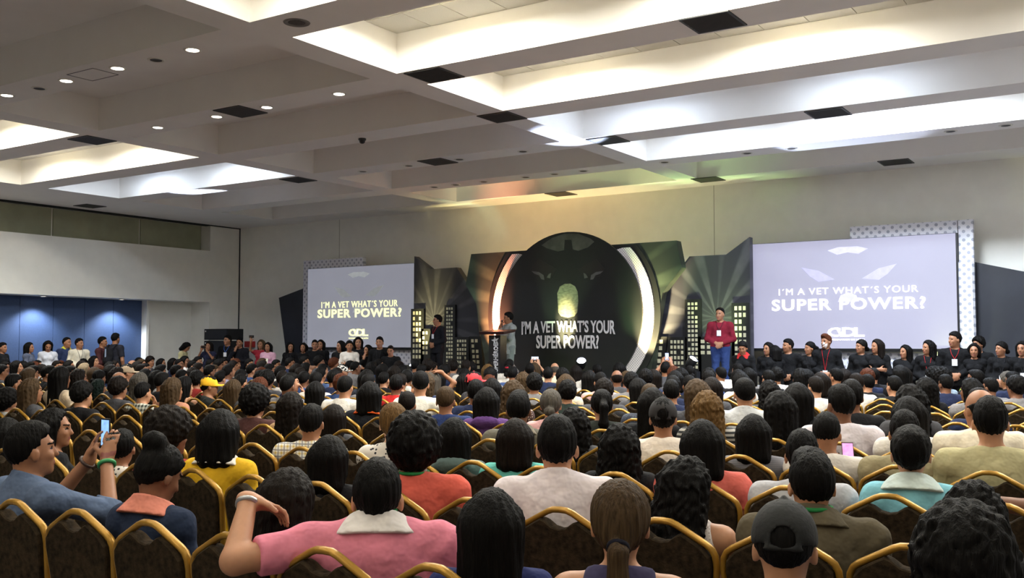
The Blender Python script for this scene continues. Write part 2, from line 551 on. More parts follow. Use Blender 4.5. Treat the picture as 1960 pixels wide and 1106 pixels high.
Zf -= .005
face_poly([(448, 338), (500, 345), (536, 368), (542, 402), (520, 398), (505, 370), (470, 358)], 'printed_eye', mat('print_eye', (84, 80, 82), .5))
face_poly([(560, 385), (575, 360), (592, 352), (585, 392)], 'printed_eye', mat('print_eye', (84, 80, 82), .5))
Zf += .005
face_poly([(520, 150), (600, 95), (690, 66), (790, 66), (880, 102), (905, 125), (860, 165), (790, 190), (750, 180), (740, 110), (690, 110), (685, 185), (640, 195), (560, 172)], 'printed_forehead', mat('print_forehead', (70, 68, 66), .5, var=.3, scale=5), False)
face_poly([(640, 560), (636, 500), (655, 452), (690, 432), (730, 430), (765, 448), (785, 490), (790, 560), (782, 640), (760, 668), (712, 680), (664, 668), (644, 640)], 'printed_muzzle', mat('print_muzzle', (120, 118, 98), .5, var=.35, scale=14, stretch=(1, 1, 2.2)), False)
letters(text_mesh("I\u2019M A VET WHAT\u2019S YOUR", -13.16, -10.60, 1.86, 2.13, YC - .13, .022, .06), m_letter, ctr)
letters(text_mesh("SUPER POWER?", -12.74, -11.03, 1.47, 1.79, YC - .13, .022), m_letter, ctr)
# city panels on both sides of it
m_win = mat('window_print', (206, 200, 170), .5, var=.12, scale=2)
m_bld = mat('building_print', (17, 17, 18), .6, var=.15)
def city_panel(poly, cx, cz, towers, label, n):
    xs_ = [p[0] for p in poly]
    t = tag(empty('city_panel', (sum(xs_) / len(xs_), 20.95, ST)), label, 'backdrop')
    part(MB().prism(poly, 20.95, 21.15), 'panel', sunburst('sunburst_%d' % n, cx, cz, (44, 44, 52), (86, 85, 90), 17, n * 2.1), t)
    for x0, x1, y0, nc, rh, nr, tilt in towers:
        p0, p1 = on(1, 20.9, x0, y0), on(1, 20.9, x1, y0)
        w = (p1[0] - p0[0]) / nc
        h = rh * on(1, 20.9, x0, 600)[0] * 0 + (on(1, 20.9, x0, 600)[2] - on(1, 20.9, x0, 600 + rh)[2])
        b = MB()
        top = p0[2] + .07
        sh = lambda z: tilt * (p0[2] - z)
        b.prism([(p0[0] - .07 + sh(top), top), (p1[0] + .05 + sh(top), top), (p1[0] + .05 + sh(ST), ST), (p0[0] - .07 + sh(ST), ST)], 20.88, 20.95)
        bo = part(b, 'building', m_bld, t)
        wmb = MB()
        for i in range(nr):
            for j in range(nc):
                if (i * 7 + j * 5 + n) % 13 == 0:
                    continue
                za = p0[2] - i * h
                xa = p0[0] + j * w + sh(za)
                wmb.prism([(xa, za), (xa + w * .62, za), (xa + w * .62, za - h * .62), (xa, za - h * .62)], 20.872, 20.88)
        wo = wmb.build('printed_windows', m_win)
        wo.parent = bo
        wo.matrix_parent_inverse = bo.matrix_world.inverted()
        wo['kind'] = 'stuff'
    return t
lp = [(-16.92, 3.94), (-16.36, 3.57), (-15.5, 3.58), (-15.14, 3.11), (-14.88, 2.75), (-14.77, 1.9), (-14.7, ST), (-16.92, ST)]
rp_ = [(-7.55, 3.92), (-8.09, 3.56), (-8.96, 3.56), (-9.45, 2.99), (-9.62, 2.7), (-9.72, 1.9), (-9.80, ST), (-7.55, ST)]
city_panel(lp, on(1, 20.95, 831, 612)[0], on(1, 20.95, 831, 612)[2],
           [(791.5, 809, 596, 3, 10.4, 9, 0), (810, 822, 634, 2, 9.5, 5, 0), (855.5, 869, 588.5, 3, 7.1, 17, 0), (876, 895, 650, 4, 8, 7, 0), (903, 918, 649, 2, 10, 6, .10)],
           'dark sunburst city panel beside the left screen, behind person in black suit', 1)
city_panel(rp_, on(1, 20.95, 1372, 608)[0], on(1, 20.95, 1372, 608)[2],
           [(1317, 1338, 579, 3, 8.6, 16, 0), (1406.5, 1431, 586, 3, 12.8, 9, 0), (1284, 1311, 651, 4, 10, 7, 0), (1254, 1273, 650, 2, 12.2, 6, -.13), (1342, 1402, 650, 5, 10.6, 3, 0)],
           'dark sunburst city panel beside the right screen, behind person in maroon shirt', 2)
# projection screens
def screen(x0, x1, z0, z1, em, col, txt, tcol, tem, l1, l2, logo, label, dim):
    t = tag(empty('projection_screen', ((x0 + x1) / 2, 21.4, z0)), label, 'screen')
    ms, nt, b, tc, sp = node_mat('screen_glow_%d' % len(MATS), .8)
    nz = nt.nodes.new('ShaderNodeTexNoise')
    nz.inputs['Scale'].default_value = .8
    nt.links.new(tc.outputs['Object'], nz.inputs['Vector'])
    c = mixc(nt, nz.outputs[0], lin(tuple(v * .94 for v in col)), lin(tuple(min(255, v * 1.05) for v in col)))
    b.inputs['Base Color'].default_value = (.22, .22, .24, 1)
    nt.links.new(c, b.inputs['Emission Color'])
    b.inputs['Emission Strength'].default_value = em
    part(MB().box(x0, x1, 21.33, 21.35, z0, z1), 'screen_surface', ms, t)
    part(MB().box(x0 - .03, x1 + .03, 21.35, 21.45, z0 - .05, z1 + .01), 'backing_frame', m_black, t)
    part(MB().box(x0 - .03, x1 + .03, 21.31, 21.36, z0 - .06, z0), 'bottom_rail', m_black, t)
    mt = mat('screen_text_%d' % len(MATS), txt, .8, emit=tem, ecol=txt)
    cx = (x0 + x1) / 2
    letters(text_mesh("I\u00b4M A VET WHAT\u00b4S YOUR", *l1, 21.33, .0, 0., 1.12), mt, t)
    letters(text_mesh("SUPER POWER?", *l2, 21.33, .022, 0., 1.12), mt, t)
    lg = empty('logo', (cx, 21.33, z0))
    rel(lg, t)
    lx0, lx1, lz0, lz1 = logo
    w = lx1 - lx0
    h = lz1 - lz0
    for ch, a, b_ in (('C', 0, .36), ('V', .22, .52), ('D', .40, .78), ('L', .72, 1.0)):
        rel(obj('letter', text_mesh(ch, lx0 + a * w, lx0 + b_ * w, lz0 + .28 * h, lz1, 21.33, .03), mt), t)
    rel(obj('small_lettering', text_mesh('VETERINARIOS DE LE\u00d3N', lx0, lx1, lz0, lz0 + .14 * h, 21.33, 0), mt), t)['kind'] = 'stuff'
    bpy.data.objects.remove(lg)
    mf = mat('screen_ghost_%d' % len(MATS), tcol, .8, emit=em * .9, ecol=tcol)
    sc = (x1 - x0) / 4.2
    for s in (-1, 1):
        e = [(.28, .02), (.62, .22), (.98, .30), (.80, .10), (.62, -.02), (.42, .0)]
        part(MB().prism([(cx + s * x * sc, z1 - .86 + z) for x, z in e], 21.326, 21.33), 'printed_eye', mf, t)
    mf2 = mat('screen_ghost2_%d' % len(MATS), tuple(min(255, v + 8) for v in tcol), .8, emit=em, ecol=tuple(min(255, v + 16) for v in tcol))
    part(MB().prism([(cx - .42, z1 - .22), (cx - .2, z1 - .16), (cx + .2, z1 - .16), (cx + .42, z1 - .22), (cx + .22, z1 - .32), (cx, z1 - .28), (cx - .22, z1 - .32)], 21.326, 21.33), 'printed_forehead', mf2, t)
    part(MB().prism([(cx - .22, z1 - 1.32), (cx - .16, z1 - 1.18), (cx, z1 - 1.12), (cx + .16, z1 - 1.18), (cx + .22, z1 - 1.32)], 21.326, 21.33), 'printed_muzzle', mf2, t)
    return t
screen(-7.66, -3.45, 1.49, 3.79, .22, (178, 174, 206), (252, 248, 255), (170, 166, 198), .55, (-7.04, -4.17, 2.64, 2.78), (-7.20, -4.03, 2.30, 2.55), (-6.0, -5.24, 1.66, 1.93), 'large lavender projection screen with white slogan behind the usher line', False)
screen(-21.27, -17.25, 1.48, 3.79, .17, (170, 172, 186), (246, 246, 168), (166, 170, 172), .5, (-20.70, -17.81, 2.62, 2.80), (-20.85, -17.67, 2.33, 2.58), (-19.62, -18.88, 1.72, 2.0), 'pale grey projection screen with yellow slogan nearer the corner', True)
# white halftone corner frames and dark angular panels beside the screens
m_half = dots('halftone_white', .17, .19, (228, 228, 236), (168, 170, 186))
def corner(x0, x1, xs0, xs1, label):
    t = tag(empty('halftone_corner', ((x0 + x1) / 2, 21.55, 1.2)), label, 'frame')
    part(MB().box(x0, x1, 21.46, 21.58, 3.80, 4.06), 'top_strip', m_half, t)
    part(MB().box(xs0, xs1, 21.44, 21.56, 1.26, 4.06), 'side_strip', m_half, t)
    part(MB().box(min(x0, x1), max(x0, x1), 21.44, 21.46, 3.775, 3.80), 'dark_edge', m_black, t)
    part(MB().box(xs0 + .05, xs1 - .05, 21.58, 21.64, 0, 3.9), 'stand_post', m_black, t)
    return t
c1 = corner(-5.53, -3.43, -3.41, -3.14, 'white dotted corner frame around the right screen edge')
part(MB().box(-3.42, -3.16, 21.40, 21.44, 1.26, 3.22), 'side_strip', m_half, c1)
part(MB().box(-7.4, -3.2, 21.46, 21.55, 1.02, 1.40), 'bottom_strip', m_half, c1)
c2 = corner(-21.29, -19.21, -21.57, -21.31, 'white dotted corner frame around the left screen edge')
part(MB().box(-21.3, -17.3, 21.46, 21.55, 1.0, 1.40), 'bottom_strip', m_half, c2)
m_ang = mat('angular_print', (40, 42, 50), .6, var=.3, scale=1.2)
def ang(poly, label, y):
    t = tag(MB().prism(poly, y, y + .1).build('angular_panel', m_ang), label, 'panel')
    return t
ang([(-22.85, 2.99), (-21.6, 3.30), (-21.5, 0), (-22.25, 0)], 'dark angular panel left of the left screen', 21.68)
ang([(-3.3, 3.26), (-1.9, 2.90), (-1.2, 0), (-3.3, 0)], 'dark angular panel right of the right screen', 21.68)
# stage lights
m_can = mat('par_can', (18, 18, 18), .4)
def par(x, y, z, aim, power, col, label, size=40, blend=.5, glow=None, parts=True, emit=0., z0=None):
    t = tag(empty('stage_spotlight', (x, y, z0 if z0 is not None else z - .22)), label, 'spotlight', 'stage uplights')
    d = (Vector(aim) - Vector((x, y, z))).normalized()
    q = d.to_track_quat('Z', 'Y').to_matrix()
    b = MB().lathe([(0, -.16), (.07, -.16), (.10, -.08), (.105, .06), (.10, .065), (.095, .03)], n=16)
    b.v = [tuple(q @ Vector(v) + Vector((x, y, z))) for v in b.v]
    part(b, 'housing', m_can, t, True)
    b = MB().lathe([(0, .075), (.05, .066), (.08, .045), (.095, .02)], n=16)
    b.v = [tuple(q @ Vector(v) + Vector((x, y, z))) for v in b.v]
    ml = mat('lens_' + label[:24], tuple(int(255 * min(1, c ** .45)) for c in col), .3, emit=emit or 4., ecol=tuple(int(255 * min(1, c ** .45)) for c in col))
    part(b, 'lens', ml, t)
    yk = MB().tube([(x - .13, y, z), (x - .13, y, z - .2), (x + .13, y, z - .2), (x + .13, y, z)], .012, 6)
    part(yk, 'yoke', m_can, t)
    part(MB().box(x - .1, x + .1, y - .08, y + .08, z - .23, z - .2), 'base', m_can, t)
    power *= .70
    if power:
        lamp('spot_beam', 'SPOT', tuple(Vector((x, y, z)) + d * .08), power, col, t, aim, spot_size=math.radians(size), spot_blend=blend, shadow_soft_size=.05)
    return t
par(-11.95, 19.75, ST + .23, (-11.92, YC, 2.15), 1500, (1.0, .88, .45), 'warm spotlight at the foot of the black disc', 26, .8)
par(-14.0, 19.9, ST + .23, (-13.98, YC, 2.1), 2600, (1.0, .34, .16), 'orange spotlight behind the lectern', 44, .9)
par(-9.72, 19.9, ST + .23, (-9.72, YC, 2.0), 1500, (1.0, .82, .42), 'yellow spotlight at the cream end of the ring', 46, .9)
par(-10.6, 19.5, ST + .23, (-9.6, YC, 3.3), 260, (.55, 1.0, .35), 'green spotlight aimed at the upper corner of the backdrop', 50, 1.)
par(-12.6, 19.4, ST + .23, (-11.9, YC, 3.4), 190, (.6, 1.0, .45), 'green spotlight aimed at the top of the disc', 40, 1.)
par(-14.6, 19.9, ST + .23, (-14.7, YC, 3.4), 140, (.45, .8, .6), 'dim green spotlight beside the dark building strip', 36, 1.)
par(-16.72, 20.1, ST + .23, (-16.4, 20.95, 2.3), 480, (1.0, .86, .36), 'yellow spotlight under the lit windows by left screen', 40, .9)
par(-8.0, 20.1, ST + .23, (-8.25, 20.95, 2.4), 250, (.75, 1.0, .40), 'lime spotlight behind the person in maroon shirt', 52, .9)
p_ = on(1, 20.9, 1805, 700)
par(p_[0], 20.9, .24, (p_[0] + .1, 21.6, 1.4), 90, (.9, 1.0, .45), 'lime floor spotlight under the right screen corner', 60, .9, z0=0)
# wall washers behind the panels
for x, c, pw, nm in ((-14.2, (1., .82, .35), 170, 'yellow'), (-13.2, (1., .45, .22), 150, 'red'), (-11.8, (1., .85, .4), 150, 'amber'), (-9.9, (1., .95, .5), 110, 'green')):
    par(x, 21.3, ST + .23, (x + .05, 21.6, 5.3), pw, c, nm.replace('green', 'cream') + ' wall washer hidden behind the emblem backdrop', 85, 1.)
# moving heads aimed over the audience at the ceiling
def moving_head(px, py, y, aim, power, size, label):
    p = on(1, y, px, py)
    t = par(p[0], y, p[2], aim, power, (.62, .72, 1.0), label, size, .35, emit=30., z0=0)
    part(MB().box(p[0] - .13, p[0] + .13, y - .1, y + .1, 0 if y < 18.5 else ST, p[2] - .22), 'stand', m_can, t)
    return t
moving_head(1113, 693, 18.95, (-8.75, 15.1, 5.50), 1700, 15, 'moving head lamp glowing white before the black disc')
moving_head(1325, 690, 18.95, (-4.6, 18.2, 5.65), 600, 26, 'moving head lamp glowing blue white beside the person in maroon')
moving_head(862, 700, 18.95, (-19.65, 16.05, 5.3), 8000, 7, 'moving head lamp at the feet of the person in black suit')
# lectern
lx, ly = -12.95, 19.1
lec = tag(empty('lectern', (lx, ly, ST)), 'black lectern with wide slanted top and white vertical lettering', 'lectern')
m_lec = mat('lectern_black', (15, 16, 22), .4)
part(MB().box(lx - .16, lx + .16, ly - .12, ly + .14, ST, 1.78), 'column', m_lec, lec)
tp = MB().add([(lx - .33, ly - .24, 1.80), (lx + .33, ly - .24, 1.80), (lx + .33, ly + .24, 1.86), (lx - .33, ly + .24, 1.86),
               (lx - .35, ly - .26, 1.86), (lx + .35, ly - .26, 1.86), (lx + .35, ly + .26, 1.92), (lx - .35, ly + .26, 1.92)],
              [(0, 1, 2, 3), (4, 7, 6, 5), (0, 4, 5, 1), (1, 5, 6, 2), (2, 6, 7, 3), (3, 7, 4, 0)])
part(tp, 'slanted_top', mat('lectern_wood', (52, 24, 26), .4), lec)
part(MB().box(lx - .3, lx + .3, ly - .25, ly + .2, ST, ST + .04), 'base', m_lec, lec)
me = text_mesh('UN SUPERH\u00c9ROE', 0, .92, 0, .15, 0, .02)
co = np.empty(len(me.vertices) * 3)
me.vertices.foreach_get('co', co)
co = co.reshape(-1, 3)
co = np.stack([lx + .10 - co[:, 2], ly - .121 + co[:, 1], ST + .10 + co[:, 0]], 1)
me.vertices.foreach_set('co', co.ravel())
rel(obj('lettering', me, mat('lectern_letters', (215, 215, 220), .5)), lec)['kind'] = 'stuff'
star = []
for k in range(10):
    a = math.pi / 2 + k * math.pi / 5 + .2
    rr = .11 if k % 2 == 0 else .045
    star.append((lx + .02 + rr * math.cos(a), 1.66 + rr * math.sin(a)))
part(MB().prism(star, ly - .126, ly - .12), 'star_emblem', MATS['lectern_letters'], lec)
part(MB().prism([(lx + .03, 1.66), (lx + .06, 1.65), (lx + .05, 1.52), (lx + .0, 1.47), (lx + .03, 1.55)], ly - .126, ly - .12), 'emblem_tail', MATS['lectern_letters'], lec)
# stacked loudspeakers by the corner
p0, p1 = on(1, 20.3, 391, 640), on(1, 20.3, 447, 640)
sx0, sx1 = p0[0], p1[0] - .25
zt = on(1, 20.3, 420, 628)[2]
hh = .36
k = 0
z = zt
while z > .1:
    zz = max(0, z - hh)
    t = tag(empty('loudspeaker', ((sx0 + sx1) / 2, 20.5, zz)), 'black loudspeaker cabinet by the corner, ' + ('top of its stack' if k == 0 else NTH[k] + ' from the top of its stack'), 'loudspeaker', 'stacked loudspeakers')
    part(MB().box(sx0, sx1, 20.3, 20.9, zz + .01, z - .02), 'cabinet', mat('speaker_box', (17, 17, 18), .7), t)
    part(MB().box(sx0 + .04, sx1 - .04, 20.285, 20.3, zz + .04, z - .05), 'grille', mat('speaker_mesh', (26, 26, 27), .6, var=.4, scale=150), t)
    part(MB().box(sx0 + .06, sx0 + .10, 20.28, 20.286, z - .11, z - .07), 'badge', m_white, t)
    z = zz
    hh = .55
    k += 1
p_ = on(1, 21.95, 478, 659)
tag(MB().box(p_[0] - .17, p_[0] + .2, 21.88, 22.0, p_[2] - .09, p_[2] + .1).build('alarm_box', mat('red_box', (168, 30, 26), .5)), 'small red box fixed on the wall beside the loudspeakers', 'box')
# ------------------------------------------------------------------ bodies grown from smooth distance fields
class Field:
    def __init__(s, lo, hi, h):
        s.h = h
        s.lo = np.array(lo, float)
        n = np.ceil((np.array(hi, float) - s.lo) / h).astype(int) + 1
        s.ax = [(s.lo[i] + h * np.arange(n[i])).astype(np.float32) for i in range(3)]
        s.D = np.full(tuple(n), 1.0, np.float32)
    def put(s, lo, hi, fn, k):
        m = k + 3 * s.h
        sl = []
        for i in range(3):
            a = int(max(0, math.floor((lo[i] - m - s.lo[i]) / s.h)))
            b = int(min(len(s.ax[i]), math.ceil((hi[i] + m - s.lo[i]) / s.h) + 1))
            if b <= a:
                return
            sl.append(slice(a, b))
        sl = tuple(sl)
        d = fn(s.ax[0][sl[0]][:, None, None], s.ax[1][sl[1]][None, :, None], s.ax[2][sl[2]][None, None, :])
        c = s.D[sl]
        if k <= 0:
            s.D[sl] = np.minimum(c, d)
        else:
            h = np.maximum(k - np.abs(c - d), 0) / k
            s.D[sl] = np.minimum(c, d) - h * h * k * .25
    def cone(s, a, b, ra, rb, k=.03, cut=None):
        a, b = np.array(a, float), np.array(b, float)
        ab = b - a
        L2 = max(ab @ ab, 1e-9)
        L = math.sqrt(L2)
        def fn(x, y, z):
            t0 = ((x - a[0]) * ab[0] + (y - a[1]) * ab[1] + (z - a[2]) * ab[2]) / L2
            t = np.clip(t0, 0, 1)
            d = np.sqrt((x - a[0] - t * ab[0]) ** 2 + (y - a[1] - t * ab[1]) ** 2 + (z - a[2] - t * ab[2]) ** 2) - (ra + (rb - ra) * t)
            if cut is not None:
                d = np.maximum(d, (t0 - cut) * L)
            return d
        r = max(ra, rb)
        s.put(np.minimum(a, b) - r, np.maximum(a, b) + r, fn, k)
    def ell(s, c, r, k=.03, R=None):
        c, r = np.array(c, float), np.array(r, float)
        R = np.eye(3) if R is None else R
        def fn(x, y, z):
            X, Y, Z = x - c[0], y - c[1], z - c[2]
            p = [R[0, i] * X + R[1, i] * Y + R[2, i] * Z for i in range(3)]
            k0 = np.sqrt((p[0] / r[0]) ** 2 + (p[1] / r[1]) ** 2 + (p[2] / r[2]) ** 2)
            k1 = np.sqrt((p[0] / r[0] ** 2) ** 2 + (p[1] / r[1] ** 2) ** 2 + (p[2] / r[2] ** 2) ** 2) + 1e-6
            return k0 * (k0 - 1) / k1
        m = r.max()
        s.put(c - m, c + m, fn, k)
    def grid(s):
        return s.ax[0][:, None, None], s.ax[1][None, :, None], s.ax[2][None, None, :]
    def clip(s, n, p, k=0.):
        """keep the side of the plane through p away from normal n"""
        x, y, z = s.grid()
        d = n[0] * (x - p[0]) + n[1] * (y - p[1]) + n[2] * (z - p[2])
        if k:
            h = np.maximum(k - np.abs(s.D - d), 0) / k
            s.D = np.maximum(s.D, d) + h * h * k * .25
        else:
            s.D = np.maximum(s.D, d)
    def net(s):
        D, h = s.D, s.h
        for ax in range(3):
            sl = [slice(None)] * 3
            for e in (0, -1):
                sl[ax] = e
                D[tuple(sl)] = np.maximum(D[tuple(sl)], h * .2)
        S = D < 0
        cnt = np.zeros(tuple(n - 1 for n in D.shape), np.int8)
        n0, n1, n2 = cnt.shape
        for i in (0, 1):
            for j in (0, 1):
                for k in (0, 1):
                    cnt += S[i:i + n0, j:j + n1, k:k + n2]
        act = (cnt > 0) & (cnt < 8)
        I = np.argwhere(act)
        idx = np.full(cnt.shape, -1, np.int64)
        idx[act] = np.arange(len(I))
        P = np.zeros((len(I), 3))
        N = np.zeros(len(I))
        for ax in range(3):
            e = np.zeros(3, int)
            e[ax] = 1
            o1, o2 = [a for a in range(3) if a != ax]
            for u in (0, 1):
                for v in (0, 1):
                    o = np.zeros(3, int)
                    o[o1], o[o2] = u, v
                    A = I + o
                    B = A + e
                    a, b = D[A[:, 0], A[:, 1], A[:, 2]], D[B[:, 0], B[:, 1], B[:, 2]]
                    c = (a < 0) != (b < 0)
                    t = a[c] / (a[c] - b[c])
                    P[c] += o + t[:, None] * e
                    N[c] += 1
        V = s.lo + h * (I + P / N[:, None])
        Q = []
        for ax in range(3):
            o1, o2 = [(1, 2), (2, 0), (0, 1)][ax]
            sa = [slice(None)] * 3
            sb = [slice(None)] * 3
            sa[ax], sb[ax] = slice(0, -1), slice(1, None)
            A, B = S[tuple(sa)], S[tuple(sb)]
            E = np.argwhere(A != B)
            E = E[(E[:, o1] > 0) & (E[:, o2] > 0)]
            E = E[(E[:, o1] < cnt.shape[o1]) & (E[:, o2] < cnt.shape[o2])]
            ins = A[E[:, 0], E[:, 1], E[:, 2]]
            q = []
            for u, v in ((0, 0), (1, 0), (1, 1), (0, 1)):
                c = E.copy()
                c[:, o1] -= u
                c[:, o2] -= v
                q.append(idx[c[:, 0], c[:, 1], c[:, 2]])
            q = np.stack(q, 1)
            q[~ins] = q[~ins][:, ::-1]
            Q.append(q)
        Q = np.concatenate(Q)
        return V, Q[(Q >= 0).all(1)][:, ::-1]
def to_mesh(name, V, Q, mi=None):
    # one relaxing pass takes the grid steps off
    acc = np.zeros_like(V)
    n = np.zeros(len(V))
    for a in range(4):
        i, j = Q[:, a], Q[:, (a + 1) % 4]
        np.add.at(acc, i, V[j])
        np.add.at(n, i, 1)
        np.add.at(acc, j, V[i])
        np.add.at(n, j, 1)
    V = V * .5 + acc / np.maximum(n, 1)[:, None] * .5
    me = bpy.data.meshes.new(name)
    me.vertices.add(len(V))
    me.vertices.foreach_set('co', V.astype(np.float32).ravel())
    me.loops.add(len(Q) * 4)
    me.loops.foreach_set('vertex_index', Q.astype(np.int32).ravel())
    me.polygons.add(len(Q))
    me.polygons.foreach_set('loop_start', np.arange(0, len(Q) * 4, 4, dtype=np.int32))
    me.polygons.foreach_set('use_smooth', np.ones(len(Q), bool))
    if mi is not None:
        me.polygons.foreach_set('material_index', mi.astype(np.int32))
    me.update()
    me.validate()
    return me
def rot(yaw=0., tilt=0., roll=0.):
    """head frame: yaw about z (left positive), tilt down positive, roll"""
    return np.array(Matrix.Rotation(math.radians(yaw), 3, 'Z') @ Matrix.Rotation(math.radians(-tilt), 3, 'X') @ Matrix.Rotation(math.radians(roll), 3, 'Y'))
def unit(v):
    v = np.array(v, float)
    return v / max(np.linalg.norm(v), 1e-9)
def hand(f, w, d, n, side, curl=30., k=.012, sc=1.):
    """palm, four fingers of unequal length and a thumb; d points along the hand, n out of the palm"""
    d = unit(d)
    n = unit(np.array(n) - d * (np.array(n) @ d))
    sd = np.cross(d, n) * side
    w = np.array(w, float)
    R = np.stack([sd, d, n], 1)
    f.cone(w - d * .02, w + d * .03, .026 * sc, .028 * sc, .02)
    f.ell(w + d * .058 * sc, (.041 * sc, .05 * sc, .017 * sc), .02, R)
    for off, L in ((-.031, .066), (-.0105, .080), (.0105, .086), (.031, .076)):
        p = w + d * .098 * sc + sd * off * sc
        a = 0
        for j, fr in enumerate((.45, .32, .26)):
            a += math.radians(curl) * (.8 if j == 0 else 1.)
            q = p + (d * math.cos(a) + n * math.sin(a)) * L * fr * sc
            f.cone(p, q, (.0098 - .0009 * j) * sc, (.0092 - .0010 * j) * sc, .005)
            p = q
    p = w + d * .035 * sc + sd * .036 * sc
    q = p + (sd * .75 + d * .6 + n * .35) * .042 * sc
    f.cone(p, q, .014 * sc, .0115 * sc, .012)
    f.cone(q, q + (sd * .25 + d * .85 + n * .45) * .036 * sc, .011 * sc, .009 * sc, .005)
def make_body(p):
    """p: sex, stand, yaw/tilt/roll of the head, lean, arms {+1/-1: (elbow, wrist, hand dir, palm normal)}, sleeve, res"""
    male = p.get('sex', 'm') == 'm'
    st = p.get('stand', False)
    fat = p.get('fat', 1.0)
    h = p.get('res', .0125)
    lean = math.radians(p.get('lean', 0))
    side = math.radians(p.get('side', 0))
    up = unit((math.sin(side), math.sin(lean), math.cos(lean)))
    sw = p.get('sw', .186 if male else .158)
    base = np.array((0, 0, .93 if st else .520))
    tf = 1. if st else .90
    S = lambda z, x=0, y=0: base + up * (z * tf if z < .51 else .51 * tf + z - .51) + np.array((x, y, 0))
    neck = S(.505, 0, -.015)
    R = rot(p.get('yaw', 0), p.get('tilt', 0), p.get('roll', 0))
    fw = np.array((0, math.sin(math.radians(p.get('tilt', 0))), 0))
    hc = S(.635, 0, .012) + fw * .05 - np.array((0, 0, abs(fw[1]) * .02 + p.get('drop', 0)))
    arms = p.get('arms') or {}
    full = {}
    for s in (-1, 1):
        if s in arms:
            a = arms[s]
        elif st:
            a = ((s * (sw + .075), -.01, 1.08), (s * .06, .17, 1.0 if s > 0 else .99), (-s * .6, .25, -.5), (-s * .2, -1, 0))
        else:
            a = ((s * (sw + .030), .03, .74), (s * .09, .25, .655), (-s * .5, .6, -.1), (0, 0, -1))
        full[s] = [np.array(v, float) for v in a]
    sh = {s: S(.412, s * sw, -.012) for s in (-1, 1)}
    pts = [hc + .16, hc - .16] + [v for s in full for v in (full[s][0], full[s][1], full[s][1] + unit(full[s][2]) * .2)] + [np.array(q) for q in ((-.3, -.2, 0), (.3, .75 if not st else .3, 0), sh[-1] - .1, sh[1] + .1)]
    lo, hi = np.min(pts, 0) - .06, np.max(pts, 0) + .06
    lo[2] = -.02
    f = Field(lo, hi, h)
    tw = fat
    def torso(g, off):
        g.ell(S(.0, 0, .0), ((.165 if male else .172) * tw + off, .125 * tw + off, .12 + off), .05)
        g.ell(S(.15, 0, .005), ((.148 if male else .132) * tw + off, .112 * tw + off, .16 + off), .06)
        g.ell(S(.335, 0, -.005), (sw * .86 * (.5 + .5 * tw) + off, (.118 if male else .108) * (.5 + .5 * tw) + off, .165 + off), .06)
        for s in (-1, 1):
            g.cone(S(.462, s * .035, -.022), sh[s] + up * .008, .046 + off, .050 + off, .05)
            g.ell(sh[s], (.060 + off, .060 + off, .060 + off), .04)
            if not male:
                g.ell(S(.315, s * .068, .078), (.058 + off, .05 + off, .058 + off), .03)
    ru = (.052 if male else .043) * (.6 + .4 * fat)
    torso(f, 0)
    for s in (-1, 1):
        el, wr, hd, pn = full[s]
        f.cone(sh[s], el, ru, ru * .80, .04)
        f.cone(el, wr, ru * .82, ru * .56, .02)
        hand(f, wr, hd, pn, s, p.get('curl', 35.))
    if st:
        for s in (-1, 1):
            f.cone((s * .09, 0, .90), (s * .10, .01, .50), .088 * tw, .056, .05)
            f.cone((s * .10, .01, .50), (s * .105, -.025, .09), .056, .038, .03)
            f.cone((s * .105, -.03, .045), (s * .125, .15, .03), .042, .03, .03)
    else:
        for s in (-1, 1):
            f.cone((s * .09, .0, .52), (s * .115, .43, .53), .088 * tw, .060, .05)
            f.cone((s * .115, .43, .52), (s * .12, .40, .09), .058, .038, .03)
            f.cone((s * .12, .38, .045), (s * .14, .56, .03), .042, .03, .03)
    # neck and head
    f.cone(neck, hc + R @ np.array((0, -.03, -.05)), .056 if male else .046, .054 if male else .044, .03)
    hs = 1.055
    hc = hc + np.array((0, 0, .006))
    H = lambda *v: hc + R @ (np.array(v) * hs)
    f.ell(H(0, -.012, .022), tuple(v * hs for v in (.076, .096, .097)), .02, R)
    f.ell(H(0, .026, -.045), tuple(v * hs for v in (.058, .066, .078)), .03, R)
    f.ell(H(0, .070, -.098), tuple(v * hs for v in (.024, .020, .018)), .025, R)
    f.cone(H(0, .086, .012), H(0, .106, -.030), .009, .014, .015)
    f.ell(H(0, .082, .028), (.045, .014, .010), .02, R)
    for s in (-1, 1):
        f.ell(H(s * .036, .066, -.028), (.022, .018, .018), .02, R)
        f.ell(H(s * .080, -.004, -.016), (.010, .021, .033), .008, R)
    f.ell(H(0, .088, -.064), (.024, .011, .010), .012, R)
    V, Q = f.net()
    C = V[Q].mean(1)
    L = (C - hc) @ R / hs
    mi = np.zeros(len(Q), int)
    leg = (C[:, 2] < .60) & ((C[:, 1] > .10) | (C[:, 2] < .55)) if not st else (C[:, 2] < .10)
    mi[leg] = 1
    front = L[:, 1] > .055
    for s in (-1, 1):
        e = front & (np.hypot((L[:, 0] - s * .032) / .014, (L[:, 2] - .004) / .007) < 1)
        mi[e] = 2
        bq = front & (np.abs(L[:, 0] - s * .034) < .019) & (np.abs(L[:, 2] - .027) < .0045)
        mi[bq] = 3
    mi[front & (np.abs(L[:, 0]) < .024) & (np.abs(L[:, 2] + .066) < .011) & (L[:, 1] > .07)] = 4
    out = {'body': to_mesh('person', V, Q, mi)}
    out['head'] = Matrix.Translation(Vector(hc)) @ Matrix(R.tolist()).to_4x4() @ Matrix.Scale(hs, 4)
    out['top'] = hc[2] + .142
    # shirt
    g = Field(lo, hi, h)
    off = p.get('loose', .013)
    torso(g, off)
    sl = p.get('sleeve', 'short')
